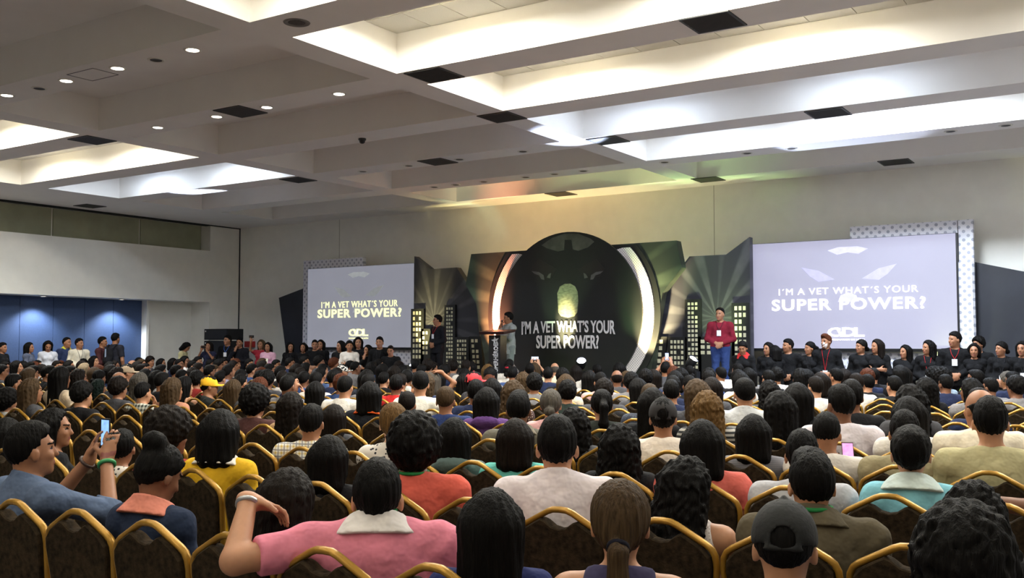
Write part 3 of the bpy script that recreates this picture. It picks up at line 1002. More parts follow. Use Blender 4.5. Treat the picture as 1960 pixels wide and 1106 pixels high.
    if st:
        for q in (-.05, 0, .05):
            g.cone((q, 0, base[2] + .12), (q, 0, p.get('hem', .80) - .05), .115 * tw + off, .118 * tw + off, .04)
    for s in (-1, 1):
        el, wr, hd, pn = full[s]
        if sl == 'none':
            continue
        if sl == 'short':
            g.cone(sh[s], el, ru + off + .004, ru * .84 + off + .008, .04, cut=.72)
        else:
            g.cone(sh[s], el, ru + off + .002, ru * .82 + off + .003, .04)
            g.cone(el, wr, ru * .84 + off + .003, ru * .60 + off, .02, cut=.96)
    if p.get('collar'):
        g.cone(S(.44, 0, -.018), S(.53, 0, -.012), .078 if male else .066, .070 if male else .060, .03)
    if p.get('hood'):
        g.ell(S(.475, 0, -.10), (.125, .06, .06), .04)
    g.clip((0, .45, 1), S((.535 if p.get('collar') else .512), 0, -.02), .0)
    gx, gy, gz = g.grid()
    g.D = g.D + .0032 * np.sin(34 * gz + 7 * np.sin(8 * gx + 1) + 9 * gy) * np.sin(17 * gx + 3 * np.sin(11 * gz))
    g.clip((0, 0, -1), (0, 0, p.get('hem', .80 if st else .50)))
    if sl == 'none':
        for s in (-1, 1):
            g.clip(unit((s, 0, .25)), S(.44, s * (sw - .035)), .01)
    V, Q = g.net()
    out['shirt'] = to_mesh('shirt', V, Q)
    if p.get('collar') == 2:
        cfd = Field(S(.40, -.17, -.18), S(.62, .17, .16), .0075)
        for q in (-.03, .03):
            cfd.cone(S(.435, q * 1.3, -.030), S(.525, q * .5, -.014), .118, .074, .02)
        cfd.clip((0, .55, 1), S(.538, 0, -.02))
        cfd.clip((0, -.35, -1), S(.448, 0, -.02))
        V, Q = cfd.net()
        out['collar'] = to_mesh('collar', V, Q)
    if st:
        b = Field((-.3, -.25, -.02), (.3, .3, 1.05), h)
        o2 = .014
        b.ell(base, ((.165 if male else .172) * tw + .008, .125 * tw + .008, .12 + .008), .05)
        for s in (-1, 1):
            b.cone((s * .09, 0, .90), (s * .10, .01, .50), .088 * tw + o2, .056 + o2, .05)
            b.cone((s * .10, .01, .50), (s * .105, -.025, .09), .056 + o2, .046 + o2, .03)
        b.clip((0, 0, -1), (0, 0, .07))
        b.clip((0, 0, 1), (0, 0, 1.03))
        V, Q = b.net()
        out['trousers'] = to_mesh('trousers', V, Q)
    return out
# ------------------------------------------------------------------ hair and headwear, in the head's own frame
HAIR = {}
def hair_mesh(style):
    if style in HAIR:
        return HAIR[style]
    f = Field((-.24, -.26, -.46), (.24, .19, .27), .0085 if style not in ('short', 'fade', 'bald') else .008)
    NP = np.array((0, .696, -.718))
    nape, brow = (0, -.082, -.085), (0, .085, .078)
    cr = np.array((.076, .096, .097))
    c0 = (0, -.012, .022)
    def fringe(n, p, k=0.):
        x, y, z = f.grid()
        d = n[0] * (x - p[0]) + n[1] * (y - p[1]) + n[2] * (z - p[2]) + .007 * np.sin(75 * x) * np.sin(31 * x + 1) + .022 * np.clip((np.abs(x) - .045) / .03, 0, 1) * (y > .02)
        f.D = np.maximum(f.D, d)
    def cap_(infl, lift=0.):
        f.ell((c0[0], c0[1], c0[2] + lift), cr + infl, .01)
    amp, fq, curl = .0022, 46, 0.
    base = style.split('_')[0]
    if base == 'short':
        f.ell((0, -.014, .030), cr + np.array((.005, .009, .013)), .01); f.ell((0, .03, .088), (.054, .05, .034), .03); fringe(NP, (0, -.085, -.075)); amp = .003
    elif base == 'quiff':
        cap_(.008, .006); f.ell((0, .035, .10), (.060, .065, .045), .03); f.clip(NP, nape, .01); amp = .003
    elif base == 'fade':
        cap_(.008, .004); f.ell((0, -.0, .075), (.066, .085, .05), .03); f.clip(NP, (0, -.09, -.06), .01); amp = .0012
    elif base == 'bald':
        cap_(.007); f.clip(NP, nape, .01); f.clip((0, .35, .94), (0, -.05, .045), .01); amp = .001
    elif base == 'curly':
        cap_(.026, .010); f.clip(NP, (0, -.085, -.095), .02); amp, curl = .003, .008
    elif base == 'afro':
        cap_(.052, .018); f.clip(NP, (0, -.07, -.115), .03); amp, curl = .003, .012
    elif base in ('long', 'wavy', 'longcurly', 'bob'):
        cap_(.018, .006)
        f.clip((0, .93, -.37), (0, .060, .085), .012)
        L = {'long': -.34, 'wavy': -.31, 'longcurly': -.29, 'bob': -.13}[base]
        wd = {'long': .055, 'wavy': .07, 'longcurly': .085, 'bob': .06}[base]
        for s in (-1, 0, 1):
            f.cone((s * .05, -.058, .01), (s * wd, -.075, L), .062, .050 if base != 'longcurly' else .062, .05)
        for s in (-1, 1):
            f.cone((s * .070, -.012, .04), (s * (.078 + .012 * (base == 'longcurly')), -.025, L * .55), .028, .030, .04)
        amp, fq = (.0035, 40) if base != 'bob' else (.003, 44)
        if base == 'wavy':
            curl = .006
        if base == 'longcurly':
            curl = .012
    elif base == 'pony':
        cap_(.012, .004); f.clip(NP, nape, .012)
        f.ell((0, -.118, .03), (.022, .022, .022), .02)
        for a, b, r0, r1 in (((0, -.115, .03), (0, -.15, .0), .02, .032), ((0, -.15, .0), (0, -.148, -.13), .034, .036), ((0, -.148, -.13), (0, -.12, -.27), .036, .014)):
            f.cone(a, b, r0, r1, .02)
        amp, fq = .003, 40
    elif base == 'lowpony':
        cap_(.014, .006); f.clip(NP, (0, -.075, -.105), .015)
        f.ell((0, -.080, -.02), (.055, .045, .055), .03)
        for a, b, r0, r1 in (((0, -.110, -.035), (0, -.142, -.060), .020, .030), ((0, -.142, -.060), (0, -.145, -.16), .032, .036), ((0, -.145, -.16), (.01, -.125, -.31), .036, .016)):
            f.cone(a, b, r0, r1, .015)
        amp, fq = .003, 38
    elif base == 'bun':
        cap_(.012, .004); f.clip(NP, nape, .012)
        f.ell((0, -.085, .115), (.055, .055, .048), .02); amp, curl = .003, .003
    elif base == 'lowbun':
        cap_(.014, .004); f.clip(NP, nape, .012)
        f.ell((-.0, -.125, -.045), (.045, .04, .042), .012); amp = .003
    elif base == 'up':
        cap_(.012, .006); f.clip(NP, nape, .012)
        f.ell((0, -.085, .03), (.068, .05, .085), .03); amp, curl = .003, .004
    x, y, z = f.grid()
    ang = np.arctan2(x, -(y + .0) + 1e-4)
    f.D = f.D + amp * np.sin(fq * ang * .5 + 5 * np.sin(13 * z) * .3) * np.clip((.24 - np.abs(z - .02)) * 8, .2, 1) + amp * .6 * np.sin(fq * 1.7 * ang + 40 * z * .2)
    if base in ('long', 'bob', 'wavy', 'longcurly', 'pony', 'lowpony'):
        f.D = f.D + np.where(z < -.08, .006 * np.sin(90 * x + 3) * np.clip((-.08 - z) * 8, 0, 1), 0)
    if curl:
        f.D = f.D + curl * (np.sin(95 * x + 2 * np.sin(40 * z)) * np.sin(88 * y + 1) * np.sin(70 * z + 2 * np.sin(50 * x)))
    V, Q = f.net()
    HAIR[style] = to_mesh('hair', V, Q)
    return HAIR[style]
def cap_mesh(back):
    key = 'capmesh_%d' % back
    if key in HAIR:
        return HAIR[key]
    f = Field((-.14, -.24, -.05), (.14, .24, .2), .008)
    f.ell((0, -.010, .030), (.0905, .112, .106), .0)
    f.clip((0, -.12, -1), (0, 0, .006))
    s = -1 if back else 1
    f.cone((-.05, s * .108, .020), (.05, s * .108, .020), .010, .010, .0)
    g2 = f
    def brim(x, y, z):
        q = np.sqrt((x / .078) ** 2 + ((y - s * .10) / .095) ** 2) - 1
        zz = np.abs(z - .020 + .5 * x * x * 4) - .006
        return np.maximum(np.maximum(q * .07, zz), -(s * y - .06))
    f.put((-.1, -.22, 0), (.1, .22, .08), brim, .012)
    f.ell((0, -.008, .142), (.010, .010, .007), .004)
    if not back:
        x, y, z = f.grid()
        f.D = np.maximum(f.D, -(np.sqrt((x / .036) ** 2 + ((y + .125) / .05) ** 2 + ((z - .030) / .040) ** 2) - 1) * .036)
        f.cone((-.045, -.107, .008), (.045, -.107, .008), .009, .009, .0)
    V, Q = f.net()
    HAIR[key] = to_mesh('cap', V, Q)
    return HAIR[key]
# ------------------------------------------------------------------ people materials
SKINS = [mat('skin_%d' % i, c, .5, var=.06, scale=25, spec=.35) for i, c in enumerate(((176, 128, 98), (150, 104, 76), (122, 82, 60), (198, 156, 130)))]
m_eye = mat('eye_dark', (24, 18, 16), .25)
m_lip = mat('lip', (130, 72, 64), .45)
def hairmat(c):
    col = {'k': (20, 17, 16), 'b': (36, 27, 22), 'n': (104, 80, 54), 'o': (150, 112, 64), 'g': (128, 120, 110), 'r': (120, 62, 36), 'w': (226, 198, 158), 'gn': (26, 44, 38)}[c]
    return mat('hair_' + c, tuple(v * .6 for v in col), .6, var=.45, scale=5, bump=.6, bscale=6, stretch=(26, 26, 2.2), spec=.09)
def plain(c):
    return mat('cloth_%d_%d_%d' % c, c, .9, var=.12, scale=7, bump=.5, bscale=16, spec=.2, bdist=.03)
def plaid(name, base, lines, pitch, w, c3=None):
    if name in MATS:
        return MATS[name]
    m, nt, b, tc, sp = node_mat(name, .85)
    def ln(v, off, ww):
        return mth(nt, 'LESS_THAN', mth(nt, 'FRACT', mth(nt, 'MULTIPLY_ADD', v, 1 / pitch, 20 + off)), ww)
    u = mth(nt, 'ADD', sp.outputs[0], mth(nt, 'MULTIPLY', sp.outputs[1], .35))
    a, c = ln(u, 0, w), ln(sp.outputs[2], 0, w)
    col = mixc(nt, mth(nt, 'MULTIPLY', mth(nt, 'ADD', a, c), .5), lin(base), lin(lines))
    if c3:
        a2, c2 = ln(u, .5, w * .6), ln(sp.outputs[2], .5, w * .6)
        col = mixc(nt, mth(nt, 'MULTIPLY', mth(nt, 'MAXIMUM', a2, c2), .7), col, lin(c3))
    nt.links.new(col, b.inputs['Base Color'])
    return m
def spots(name, base, dot, pitch, rad):
    if name in MATS:
        return MATS[name]
    m, nt, b, tc, sp = node_mat(name, .85)
    v = nt.nodes.new('ShaderNodeTexVoronoi')
    v.inputs['Scale'].default_value = 1 / pitch
    nt.links.new(tc.outputs['Object'], v.inputs['Vector'])
    nt.links.new(mixc(nt, mth(nt, 'LESS_THAN', v.outputs['Distance'], rad), lin(base), lin(dot)), b.inputs['Base Color'])
    return m
def stripes(name, a, c, pitch, vert=False):
    if name in MATS:
        return MATS[name]
    m, nt, b, tc, sp = node_mat(name, .85)
    f = mth(nt, 'LESS_THAN', mth(nt, 'FRACT', mth(nt, 'MULTIPLY_ADD', sp.outputs[0 if vert else 2], 1 / pitch, 30.)), .5)
    nt.links.new(mixc(nt, f, lin(a), lin(c)), b.inputs['Base Color'])
    return m
def cloth(c):
    if isinstance(c, tuple):
        return plain(c)
    return {'plaid_green': lambda: plaid('plaid_green', (206, 206, 192), (40, 50, 44), .05, .5),
            'plaid_yellow': lambda: plaid('plaid_yellow', (214, 212, 204), (196, 166, 84), .045, .28, (58, 60, 86)),
            'dots_white': lambda: spots('dots_white', (214, 208, 200), (40, 42, 52), .032, .26),
            'lace': lambda: spots('lace', (206, 198, 196), (168, 156, 152), .012, .35),
            'floral': lambda: spots('floral', (70, 44, 40), (198, 178, 160), .02, .3),
            'navy_dots': lambda: spots('navy_dots', (34, 40, 56), (96, 104, 120), .014, .25),
            'stripes': lambda: stripes('stripes', (24, 24, 26), (150, 146, 138), .035),
            'pinkstripes': lambda: stripes('pinkstripes', (206, 170, 164), (180, 130, 126), .012, True),
            'polka': lambda: spots('polka', (220, 214, 206), (30, 30, 32), .03, .3),
            'greyknit': lambda: stripes('greyknit', (112, 110, 116), (96, 94, 100), .012)}[c]()
BODIES = {}
def body(**p):
    key = repr(sorted((k, repr(v)) for k, v in p.items()))
    if key not in BODIES:
        BODIES[key] = make_body(p)
    return BODIES[key]
def place_person(B, loc, rz, scale, label, hair=None, hc='k', shirt=(60, 60, 64), trousers=(30, 32, 40), skin=1, group=None, cap=None, capback=False, hairlabel=None, shirtlabel=None, collar=None, pants=None):
    sk = SKINS[skin]
    hm_ = hairmat(hc if hc != 'gn' else 'k')
    o = obj('person', B['body'], [sk, plain((28, 28, 30)) if 'trousers' in B else plain(trousers), m_eye, hm_, m_lip], None, loc, rz, per_object=True)
    o.scale = (scale,) * 3
    tag(o, label, 'person', group)
    s = obj('shirt', B['shirt'], [cloth(shirt)], o, per_object=True)
    if shirtlabel:
        s['label'] = shirtlabel
    if 'collar' in B:
        c = obj('collar', B['collar'], [cloth(collar or (214, 208, 206))], o, per_object=True)
    if 'trousers' in B:
        obj('trousers', B['trousers'], [plain(pants or trousers)], o, per_object=True)
    if hair:
        h = obj('hair', hair_mesh(hair), [hairmat(hc)], o, per_object=True)
        h.matrix_local = B['head']
        if hairlabel:
            h['label'] = hairlabel
    if cap:
        c = obj('cap', cap_mesh(capback), [cap if not isinstance(cap, tuple) else mat('capcloth_%d_%d_%d' % cap, cap, .8, bump=.2)], o, per_object=True)
        c.matrix_local = B['head']
    return o
# ------------------------------------------------------------------ banquet chairs
m_gold = mat('gold_frame', (158, 118, 42), .34, metal=.45, var=.12, scale=20)
m_fab = mat('chair_fabric', (46, 37, 26), .95, spec=.1, var=.6, scale=34, bump=.25, bscale=120)
half = [(.0, .92), (.034, .918), (.060, .908), (.120, .875), (.180, .842), (.200, .826), (.212, .802), (.216, .76), (.208, .68), (.199, .58), (.188, .47), (.184, .43)]
ly_ = lambda z: .055 - .13 * (z - .43)
outline = [(-x, z) for x, z in half[::-1]] + half[1:]
def chair_parts():
    P = []
    P.append(('back_frame', MB().tube([(x, ly_(z), z) for x, z in outline], .0135, 8, flat=1.25), m_gold, True))
    ins = .014
    q = [(-(x - ins), min(z, .80)) for x, z in half[6:][::-1]] + [(-.165, .836), (-.12, .863), (-.088, .880), (-.066, .872), (-.035, .850), (0, .843), (.035, .850), (.066, .872), (.088, .880), (.12, .863), (.165, .836)] + [(x - ins, min(z, .80)) for x, z in half[6:]]
    cx_, cz_ = 0, .64
    b = MB()
    n = len(q)
    lay = [(.965, -.030), (.99, -.024), (1., -.010), (1., .012), (.99, .028), (.965, .034)]
    vs = [(cx_ + (x - cx_) * s, ly_(z) + dy, cz_ + (z - cz_) * s) for s, dy in lay for x, z in q]
    fs = [tuple(range(n))[::-1], tuple(range((len(lay) - 1) * n, len(lay) * n))]
    for i in range(len(lay) - 1):
        for j in range(n):
            fs.append((i * n + j, i * n + (j + 1) % n, (i + 1) * n + (j + 1) % n, (i + 1) * n + j))
    b.add(vs, fs)
    P.append(('backrest', b, m_fab, False))
    s = MB()
    sq = [(-.19, .06), (-.205, .30), (-.20, .45), (-.17, .49), (.17, .49), (.20, .45), (.205, .30), (.19, .06)]
    m_ = len(sq)
    lv = [(1., .425), (1., .465), (.95, .485), (.75, .495)]
    vs = [(x * k, .27 + (y - .27) * k, z) for k, z in lv for x, y in sq]
    fs = [tuple(range(m_))[::-1], tuple(range((len(lv) - 1) * m_, len(lv) * m_))]
    for i in range(len(lv) - 1):
        for j in range(m_):
            fs.append((i * m_ + j, i * m_ + (j + 1) % m_, (i + 1) * m_ + (j + 1) % m_, (i + 1) * m_ + j))
    s.add(vs, fs)
    P.append(('seat', s, m_fab, False))
    P.append(('seat_frame', MB().tube([(-.185, .06, .415), (-.2, .45, .415), (.2, .45, .415), (.185, .06, .415)], .012, 6), m_gold, True))
    for sx in (-1, 1):
        P.append(('leg', MB().tube([(sx * .184, .055, .43), (sx * .19, .03, .2), (sx * .198, -.02, 0)], .0125, 6), m_gold, True))
        P.append(('leg', MB().tube([(sx * .195, .44, .42), (sx * .2, .47, .2), (sx * .205, .49, 0)], .0125, 6), m_gold, True))
    return P
CP = chair_parts()
CHM = []
for nm, mb, m, sm in CP:
    me = mb.mesh(nm, sm)
    me.materials.append(m)
    CHM.append((nm, me))
far = MB()
for nm, mb, m, sm in CP:
    far.add(mb.v, mb.f, 0 if m is m_gold else 1)
far_me = far.mesh('banquet_chair')
far_me.materials.append(m_gold)
far_me.materials.append(m_fab)
def chair(x, y, rz, label, group, detail):
    if detail:
        t = tag(empty('banquet_chair', (x, y, 0), rz), label, 'chair', group)
        for nm, me in CHM:
            obj(nm, me, None, t)
        return t
    return tag(obj('banquet_chair', far_me, None, None, (x, y, 0), rz), label, 'chair', group)
# ------------------------------------------------------------------ audience
ROW0, ROWP, SEAT = 2.5, 1.14, .465
NROW = 13
GRID0 = [-1.93, -.75, -1.08, -2.21]
K, G1, G2, G3 = (24, 24, 27), (70, 70, 74), (120, 118, 120), (176, 174, 172)
WH, NV, BL, RD = (216, 211, 204), (34, 42, 70), (58, 80, 128), (150, 50, 46)
A = []
def a(px, py, hair, hc, sex, shirt, short=None, **kw):
    A.append((px, py, hair, hc, sex, shirt, short, kw))
raise_ = {-1: ((-.25, .27, .80), (-.075, .36, 1.03), (.1, .25, 1), (.6, .75, -.1)), 1: ((.25, .27, .80), (.075, .36, 1.03), (-.1, .25, 1), (-.6, .75, -.1))}
raisehi = {-1: ((-.24, .24, 1.0), (-.075, .34, 1.20), (.1, .25, 1), (.6, .75, -.1)), 1: ((.24, .24, 1.0), (.075, .34, 1.20), (-.1, .25, 1), (-.6, .75, -.1))}
around = {-1: ((-.47, -.13, .87), (-.47, .08, 1.04), (.9, .35, -.35), (.2, -.3, -1))}
chin = {1: ((.2, .26, .76), (.05, .165, .95), (-.15, -.15, 1), (-.3, -1, 0))}
onhead = {1: ((.30, .05, 1.10), (.13, -.03, 1.25), (-1, 0, .1), (0, 0, -1))}
phone_lap = {-1: ((-.2, .14, .78), (-.06, .33, .82), (.2, .5, .4), (.2, -.6, .8)), 1: ((.2, .14, .78), (.06, .33, .82), (-.2, .5, .4), (-.2, -.6, .8))}
stretch = {-1: ((-.44, .02, .90), (-.68, -.06, .93), (-1, -.12, -.1), (0, 0, -1))}
# nearest rows, left to right
a(80, 806, 'short', 'k', 'm', (82, 96, 122), 'in blue denim shirt filming with a raised phone', row=0, sleeve='long', arms=raise_, rz=-2, yaw=-15, tilt=-4, collar=1, skin=1, res=.008, curl=22)
a(318, 850, 'bun', 'k', 'f', (34, 44, 66), 'in navy jacket with salmon collar, hair pinned up', row=0, sleeve='long', collar=2, ccol=(206, 128, 110), rz=8, yaw=-12, tilt=26, res=.010)
a(698, 874, 'short', 'k', 'm', (206, 122, 142), 'in pink polo shirt with white collar, arm around neighbour', row=0, sleeve='short', collar=2, arms=around, rz=36, sw=.225, fat=1.28, drop=.055, res=.008, skin=0, curl=25)
a(947, 936, 'long', 'k', 'f', (40, 48, 96), 'with long straight black hair in blue top, nearest row', row=0, rz=30)
a(1192, 916, 'lowpony', 'n', 'f', (62, 58, 88), 'with brown ponytail in sleeveless purple top', row=0, sleeve='none', rz=24, skin=0, res=.010)
a(1511, 956, 'fade', 'k', 'm', (62, 84, 116), 'in denim jacket wearing a black cap with open back strap', row=0, sleeve='long', collar=1, rz=16, cap=(12, 13, 15), tilt=6, fat=1.1, res=.010)
a(1838, 992, 'afro', 'k', 'f', K, 'with dark bushy hair at the bottom right corner', row=0, rz=6)
a(18, 800, 'bob', 'k', 'f', (96, 62, 92), 'in purple sweater at the left edge', row=1, sleeve='long')
a(108, 782, 'wavy', 'k', 'f', K, 'in black top shown in profile, looking right', row=1, rz=-24, yaw=-18, res=.010)
a(250, 828, 'short', 'k', 'f', 'polka', 'in white top with black spots, behind raised phone', row=1, sleeve='none')
a(333, 792, 'afro', 'b', 'f', RD, 'with bushy brown curls in front of pinned-up hair', row=1, yaw=-20)
a(408, 783, 'bob', 'k', 'f', (214, 168, 36), 'in yellow shirt with white neckline', row=1, rz=20, collar=2, ccol=WH)
a(584, 901, 'wavy', 'b', 'f', (92, 66, 54), 'with long brown hair, held by neighbour in pink', row=0, rz=20, tilt=12)
a(621, 833, 'bob', 'k', 'f', K, 'with round black hair before the checked shirt', row=1, rz=22)
a(798, 806, 'afro', 'k', 'm', (196, 88, 74), 'in coral red shirt with thick black hair', row=1, rz=26, fat=1.15, sw=.205, drop=.02, short_=1)
a(1056, 793, 'short', 'k', 'm', (214, 204, 208), 'in white dress shirt, upright in the middle', row=1, rz=30, drop=.015, sleeve='long', collar=1, sw=.20, fat=1.1, res=.010, skin=0)
a(985, 868, 'bob', 'b', 'f', (96, 178, 168), 'in turquoise top behind the white dress shirt', row=2, ztop=1.16, rz=25)
a(1189, 812, 'longcurly', 'k', 'f', K, 'with very long curly black hair, middle rows', row=2, rz=22)
a(1318, 876, 'longcurly', 'k', 'f', 'lace', 'in sleeveless white lace top with curly black hair', row=1, rz=12, sleeve='none', yaw=-22, tilt=10, skin=0, res=.010)
a(1347, 804, 'bob', 'k', 'm', (206, 102, 92), 'in coral shirt, neighbour of the lace top', row=2, rz=22)
a(1455, 794, 'bob', 'k', 'f', 'greyknit', 'with round black hair in grey knit top', row=3, rz=20)
a(1555, 860, 'quiff', 'k', 'm', (84, 76, 60), 'in olive jacket with green lanyard', row=1, drop=.02, rz=15, sleeve='long', collar=2, ccol=(84, 76, 60), sw=.21, fat=1.2, yaw=14, res=.010, skin=0)
a(1537, 821, 'short', 'k', 'm', (176, 176, 182), 'in light grey shirt before the olive jacket', row=2, rz=16, sw=.20)
a(1573, 789, 'short', 'k', 'm', (206, 200, 194), 'in pale shirt looking down at a phone', row=3, rz=10, tilt=22, arms=phone_lap)
a(1744, 812, 'up', 'k', 'f', (126, 186, 202), 'in light blue top with hair pinned up', row=2, rz=12, collar=2, ccol=(196, 210, 208))
a(1867, 921, 'longcurly', 'k', 'f', K, 'with big black hair before the bottom right corner', row=1, rz=4)
a(1862, 757, 'short', 'k', 'm', (176, 168, 130), 'in khaki shirt with short black hair', row=3, rz=14, sw=.205, fat=1.1)
a(2185, 800, 'short', 'k', 'm', K, 'reaching in from the right edge with bare arm', row=2, rz=0, arms=stretch, skin=2, res=.008, curl=15, ztop=1.22)
a(1761, 785, 'short', 'k', 'm', (150, 140, 110), 'in tan shirt behind the light blue top', row=3, rz=12)
# second band, left to right
a(17, 768, 'afro', 'k', 'f', G3, 'with bushy black hair and pale top at left edge', row=3)
a(120, 716, 'long', 'k', 'f', (206, 186, 160), 'with very long black hair in cream top', row=4, ztop=1.32, rz=5)
a(63, 724, 'wavy', 'n', 'f', G1, 'with wavy brown hair, three seats from left edge', rz=-10)
a(20, 715, 'short', 'k', 'm', G3, 'in grey shirt near left edge, looking right', rz=-15)
a(58, 704, 'bob', 'n', 'f', (60, 50, 60), 'with reddish brown bob near left edge')
a(93, 700, 'quiff', 'k', 'm', K, 'in dark suit with slicked black hair, looking right', rz=-20, yaw=-20)
a(20, 692, 'short', 'k', 'm', BL)
a(195, 726, 'longcurly', 'gn', 'f', (30, 60, 56), 'with long hair dyed green at the ends', row=5)
a(234, 722, 'curly', 'b', 'f', G1, 'with curly brown hair beside the green plaid shirt')
a(271, 731, 'short', 'k', 'm', 'plaid_green', 'in green and white plaid shirt, hand raised', row=4, sleeve='long', arms=chin, sw=.20, rz=5)
a(356, 720, 'long', 'k', 'f', (198, 150, 118), 'with bare shoulders and long dark hair', row=5, sleeve='none', skin=0)
a(399, 719, 'short', 'k', 'm', (34, 36, 34), 'in yellow cap and black jacket', sleeve='long', cap=(226, 172, 22), rz=-35)
a(171, 695, 'long', 'w', 'f', G2, 'with long pale blond hair below blue partition')
a(241, 698, 'short', 'k', 'm', G1, 'in beige cap with blue brim', cap=(196, 172, 142), rz=-35)
a(303, 709, 'long', 'k', 'f', G3, 'with long dark hair, before the beige cap', rz=-25)
a(271, 713, 'wavy', 'g', 'f', G2, 'with greying hair above the plaid shirt')
a(174, 707, 'wavy', 'b', 'f', (84, 116, 130), 'with dark wavy hair before the blond hair')
a(208, 709, 'bald', 'k', 'm', G1, 'with bald crown near the blond hair')
a(154, 731, 'curly', 'k', 'm', K, 'with short curls left of the green dyed hair')
a(334, 723, 'wavy', 'n', 'f', (170, 120, 96), 'with brown hair left of bare shoulders')
for px, py, hr in ((343, 698, 'short'), (382, 694, 'short'), (408, 698, 'short'), (315, 698, 'quiff'), (12, 683, 'short'), (28, 690, 'wavy'), (72, 679, 'curly'), (110, 690, 'short'), (132, 682, 'short'), (152, 690, 'short'), (180, 681, 'wavy'), (201, 684, 'short'), (219, 690, 'bob'), (256, 688, 'bald'), (269, 684, 'short'), (288, 682, 'curly'), (314, 686, 'bob'), (346, 681, 'bob'), (380, 682, 'short'), (136, 700, 'short')):
    a(px, py, hr, random.choice('kkkb'), 'm' if hr in ('short', 'quiff', 'bald', 'curly') else 'f', random.choice([K, G1, NV, G2, WH, BL]))
a(67, 744, 'curly', 'k', 'm', G1, 'with black curls in front of wavy brown hair', row=4)
a(8, 742, 'curly', 'k', 'm', (40, 60, 52), 'in dark green at left edge, fourth row', row=4)
a(502, 744, 'afro', 'k', 'm', (78, 50, 48), 'in maroon shirt with spiky black hair', row=3)
a(550, 750, 'wavy', 'b', 'f', (166, 132, 96), 'with long brown hair beside the maroon shirt', row=3)
a(586, 772, 'short', 'k', 'm', 'plaid_yellow', 'in white checked shirt with yellow lines', row=2, sw=.20, rz=25)
a(643, 796, 'bob', 'b', 'f', G1, 'with dark bob right of the checked shirt', row=3, ztop=1.10, rz=25)
a(756, 770, 'lowpony', 'o', 'f', 'dots_white', 'with blond ponytail in spotted white blouse', row=2, rz=28, skin=3, yaw=15)
a(721, 731, 'bob', 'k', 'm', (26, 28, 34), 'in black jacket with orange collar', row=4, collar=2, ccol=(206, 84, 30), sleeve='long')
a(786, 748, 'fade', 'b', 'm', G2, 'with cropped hair right of blond ponytail', row=4)
a(653, 718, 'fade', 'k', 'm', WH, 'in white shirt with faded haircut, broad back', row=5, sw=.21, fat=1.15)
a(617, 711, 'fade', 'k', 'm', (222, 214, 204), 'in cream shirt with faded haircut', row=6)
a(558, 713, 'short', 'k', 'm', (30, 36, 84), 'in navy shirt, hand on cheek', row=6, arms=chin, rz=-25, skin=0)
a(704, 707, 'bob', 'k', 'f', 'navy_dots', 'in navy spotted top before the cow print cap')
a(747, 716, 'short', 'k', 'm', (196, 44, 44), 'in red shirt with dark hair')
a(773, 707, 'lowbun', 'k', 'f', (190, 190, 184), 'with headset and pale tank top', sleeve='none')
a(806, 709, 'fade', 'k', 'm', (222, 218, 208), 'in white shirt below the black-suited person', row=5, sw=.21)
a(444, 726, 'long', 'n', 'f', G1, 'with long straight brown hair right of yellow cap', row=5)
a(465, 707, 'short', 'k', 'm', (72, 92, 136), 'in blue polo shirt right of yellow cap')
a(428, 698, 'short', 'k', 'm', (168, 164, 196), 'in lavender shirt above the yellow cap')
a(485, 696, 'short', 'k', 'm', BL, 'in bright blue shirt below the loudspeakers')
a(500, 722, 'wavy', 'r', 'f', G1, 'with auburn hair beside the navy shirt')
a(530, 709, 'curly', 'k', 'm', G1)
a(656, 697, 'short', 'k', 'm', G1, 'in white cap with black cow print', cap='cow', rz=-40)
a(641, 707, 'short', 'k', 'm', NV)
a(600, 702, 'short', 'k', 'm', (70, 90, 130), 'in striped sports shirt below left screen')
for px, py, hr, hc in ((569, 696, 'bob', 'b'), (589, 694, 'bob', 'k'), (630, 685, 'curly', 'r'), (456, 687, 'curly', 'r'), (519, 696, 'short', 'k'), (545, 700, 'short', 'k'), (577, 681, 'short', 'k'), (597, 681, 'curly', 'k'), (688, 692, 'short', 'k'), (707, 692, 'wavy', 'k'), (726, 687, 'short', 'k'), (743, 696, 'long', 'k'), (757, 700, 'wavy', 'b'), (671, 690, 'short', 'k'), (505, 690, 'bob', 'b'), (535, 688, 'short', 'k'), (555, 684, 'short', 'k'), (617, 696, 'short', 'k'), (440, 685, 'short', 'k'), (479, 686, 'short', 'k'), (420, 688, 'curly', 'k'), (780, 692, 'curly', 'b'), (765, 688, 'short', 'k')):
    a(px, py, hr, hc, 'm' if hr in ('short', 'curly') else 'f', random.choice([K, G1, NV, G2, WH, BL]))
# centre
a(875, 739, 'fade', 'n', 'm', (36, 50, 92), 'in navy shirt with cropped brown hair', row=4, sw=.20, rz=28)
a(914, 741, 'bob', 'k', 'f', (88, 58, 112), 'in purple hoodie with straight black hair', row=4, hood=1, sleeve='long', rz=26)
a(910, 802, 'long', 'k', 'f', (84, 100, 98), 'in grey-green hoodie with dark hair', row=2, hood=1, sleeve='long', rz=28)
a(995, 748, 'quiff', 'k', 'm', (96, 92, 82), 'in grey suit jacket with swept-up hair', row=3, sleeve='long', collar=2, ccol=(120, 112, 98), rz=26)
a(1055, 744, 'lowbun', 'g', 'f', (206, 160, 160), 'in pink top with greying hair in low bun', row=4, rz=26)
a(1099, 780, 'longcurly', 'k', 'f', G1, 'with dark curls right of the white dress shirt', row=3)
a(1157, 744, 'pony', 'k', 'f', (44, 48, 44), 'with straight dark ponytail in middle rows', row=4)
a(1188, 741, 'long', 'k', 'f', K, 'with long dark hair beside the dark ponytail', row=4)
a(982, 728, 'longcurly', 'n', 'f', 'floral', 'with long wavy brown hair in floral top', row=5)
a(1025, 715, 'curly', 'k', 'm', G2, 'with short black curls below slogan')
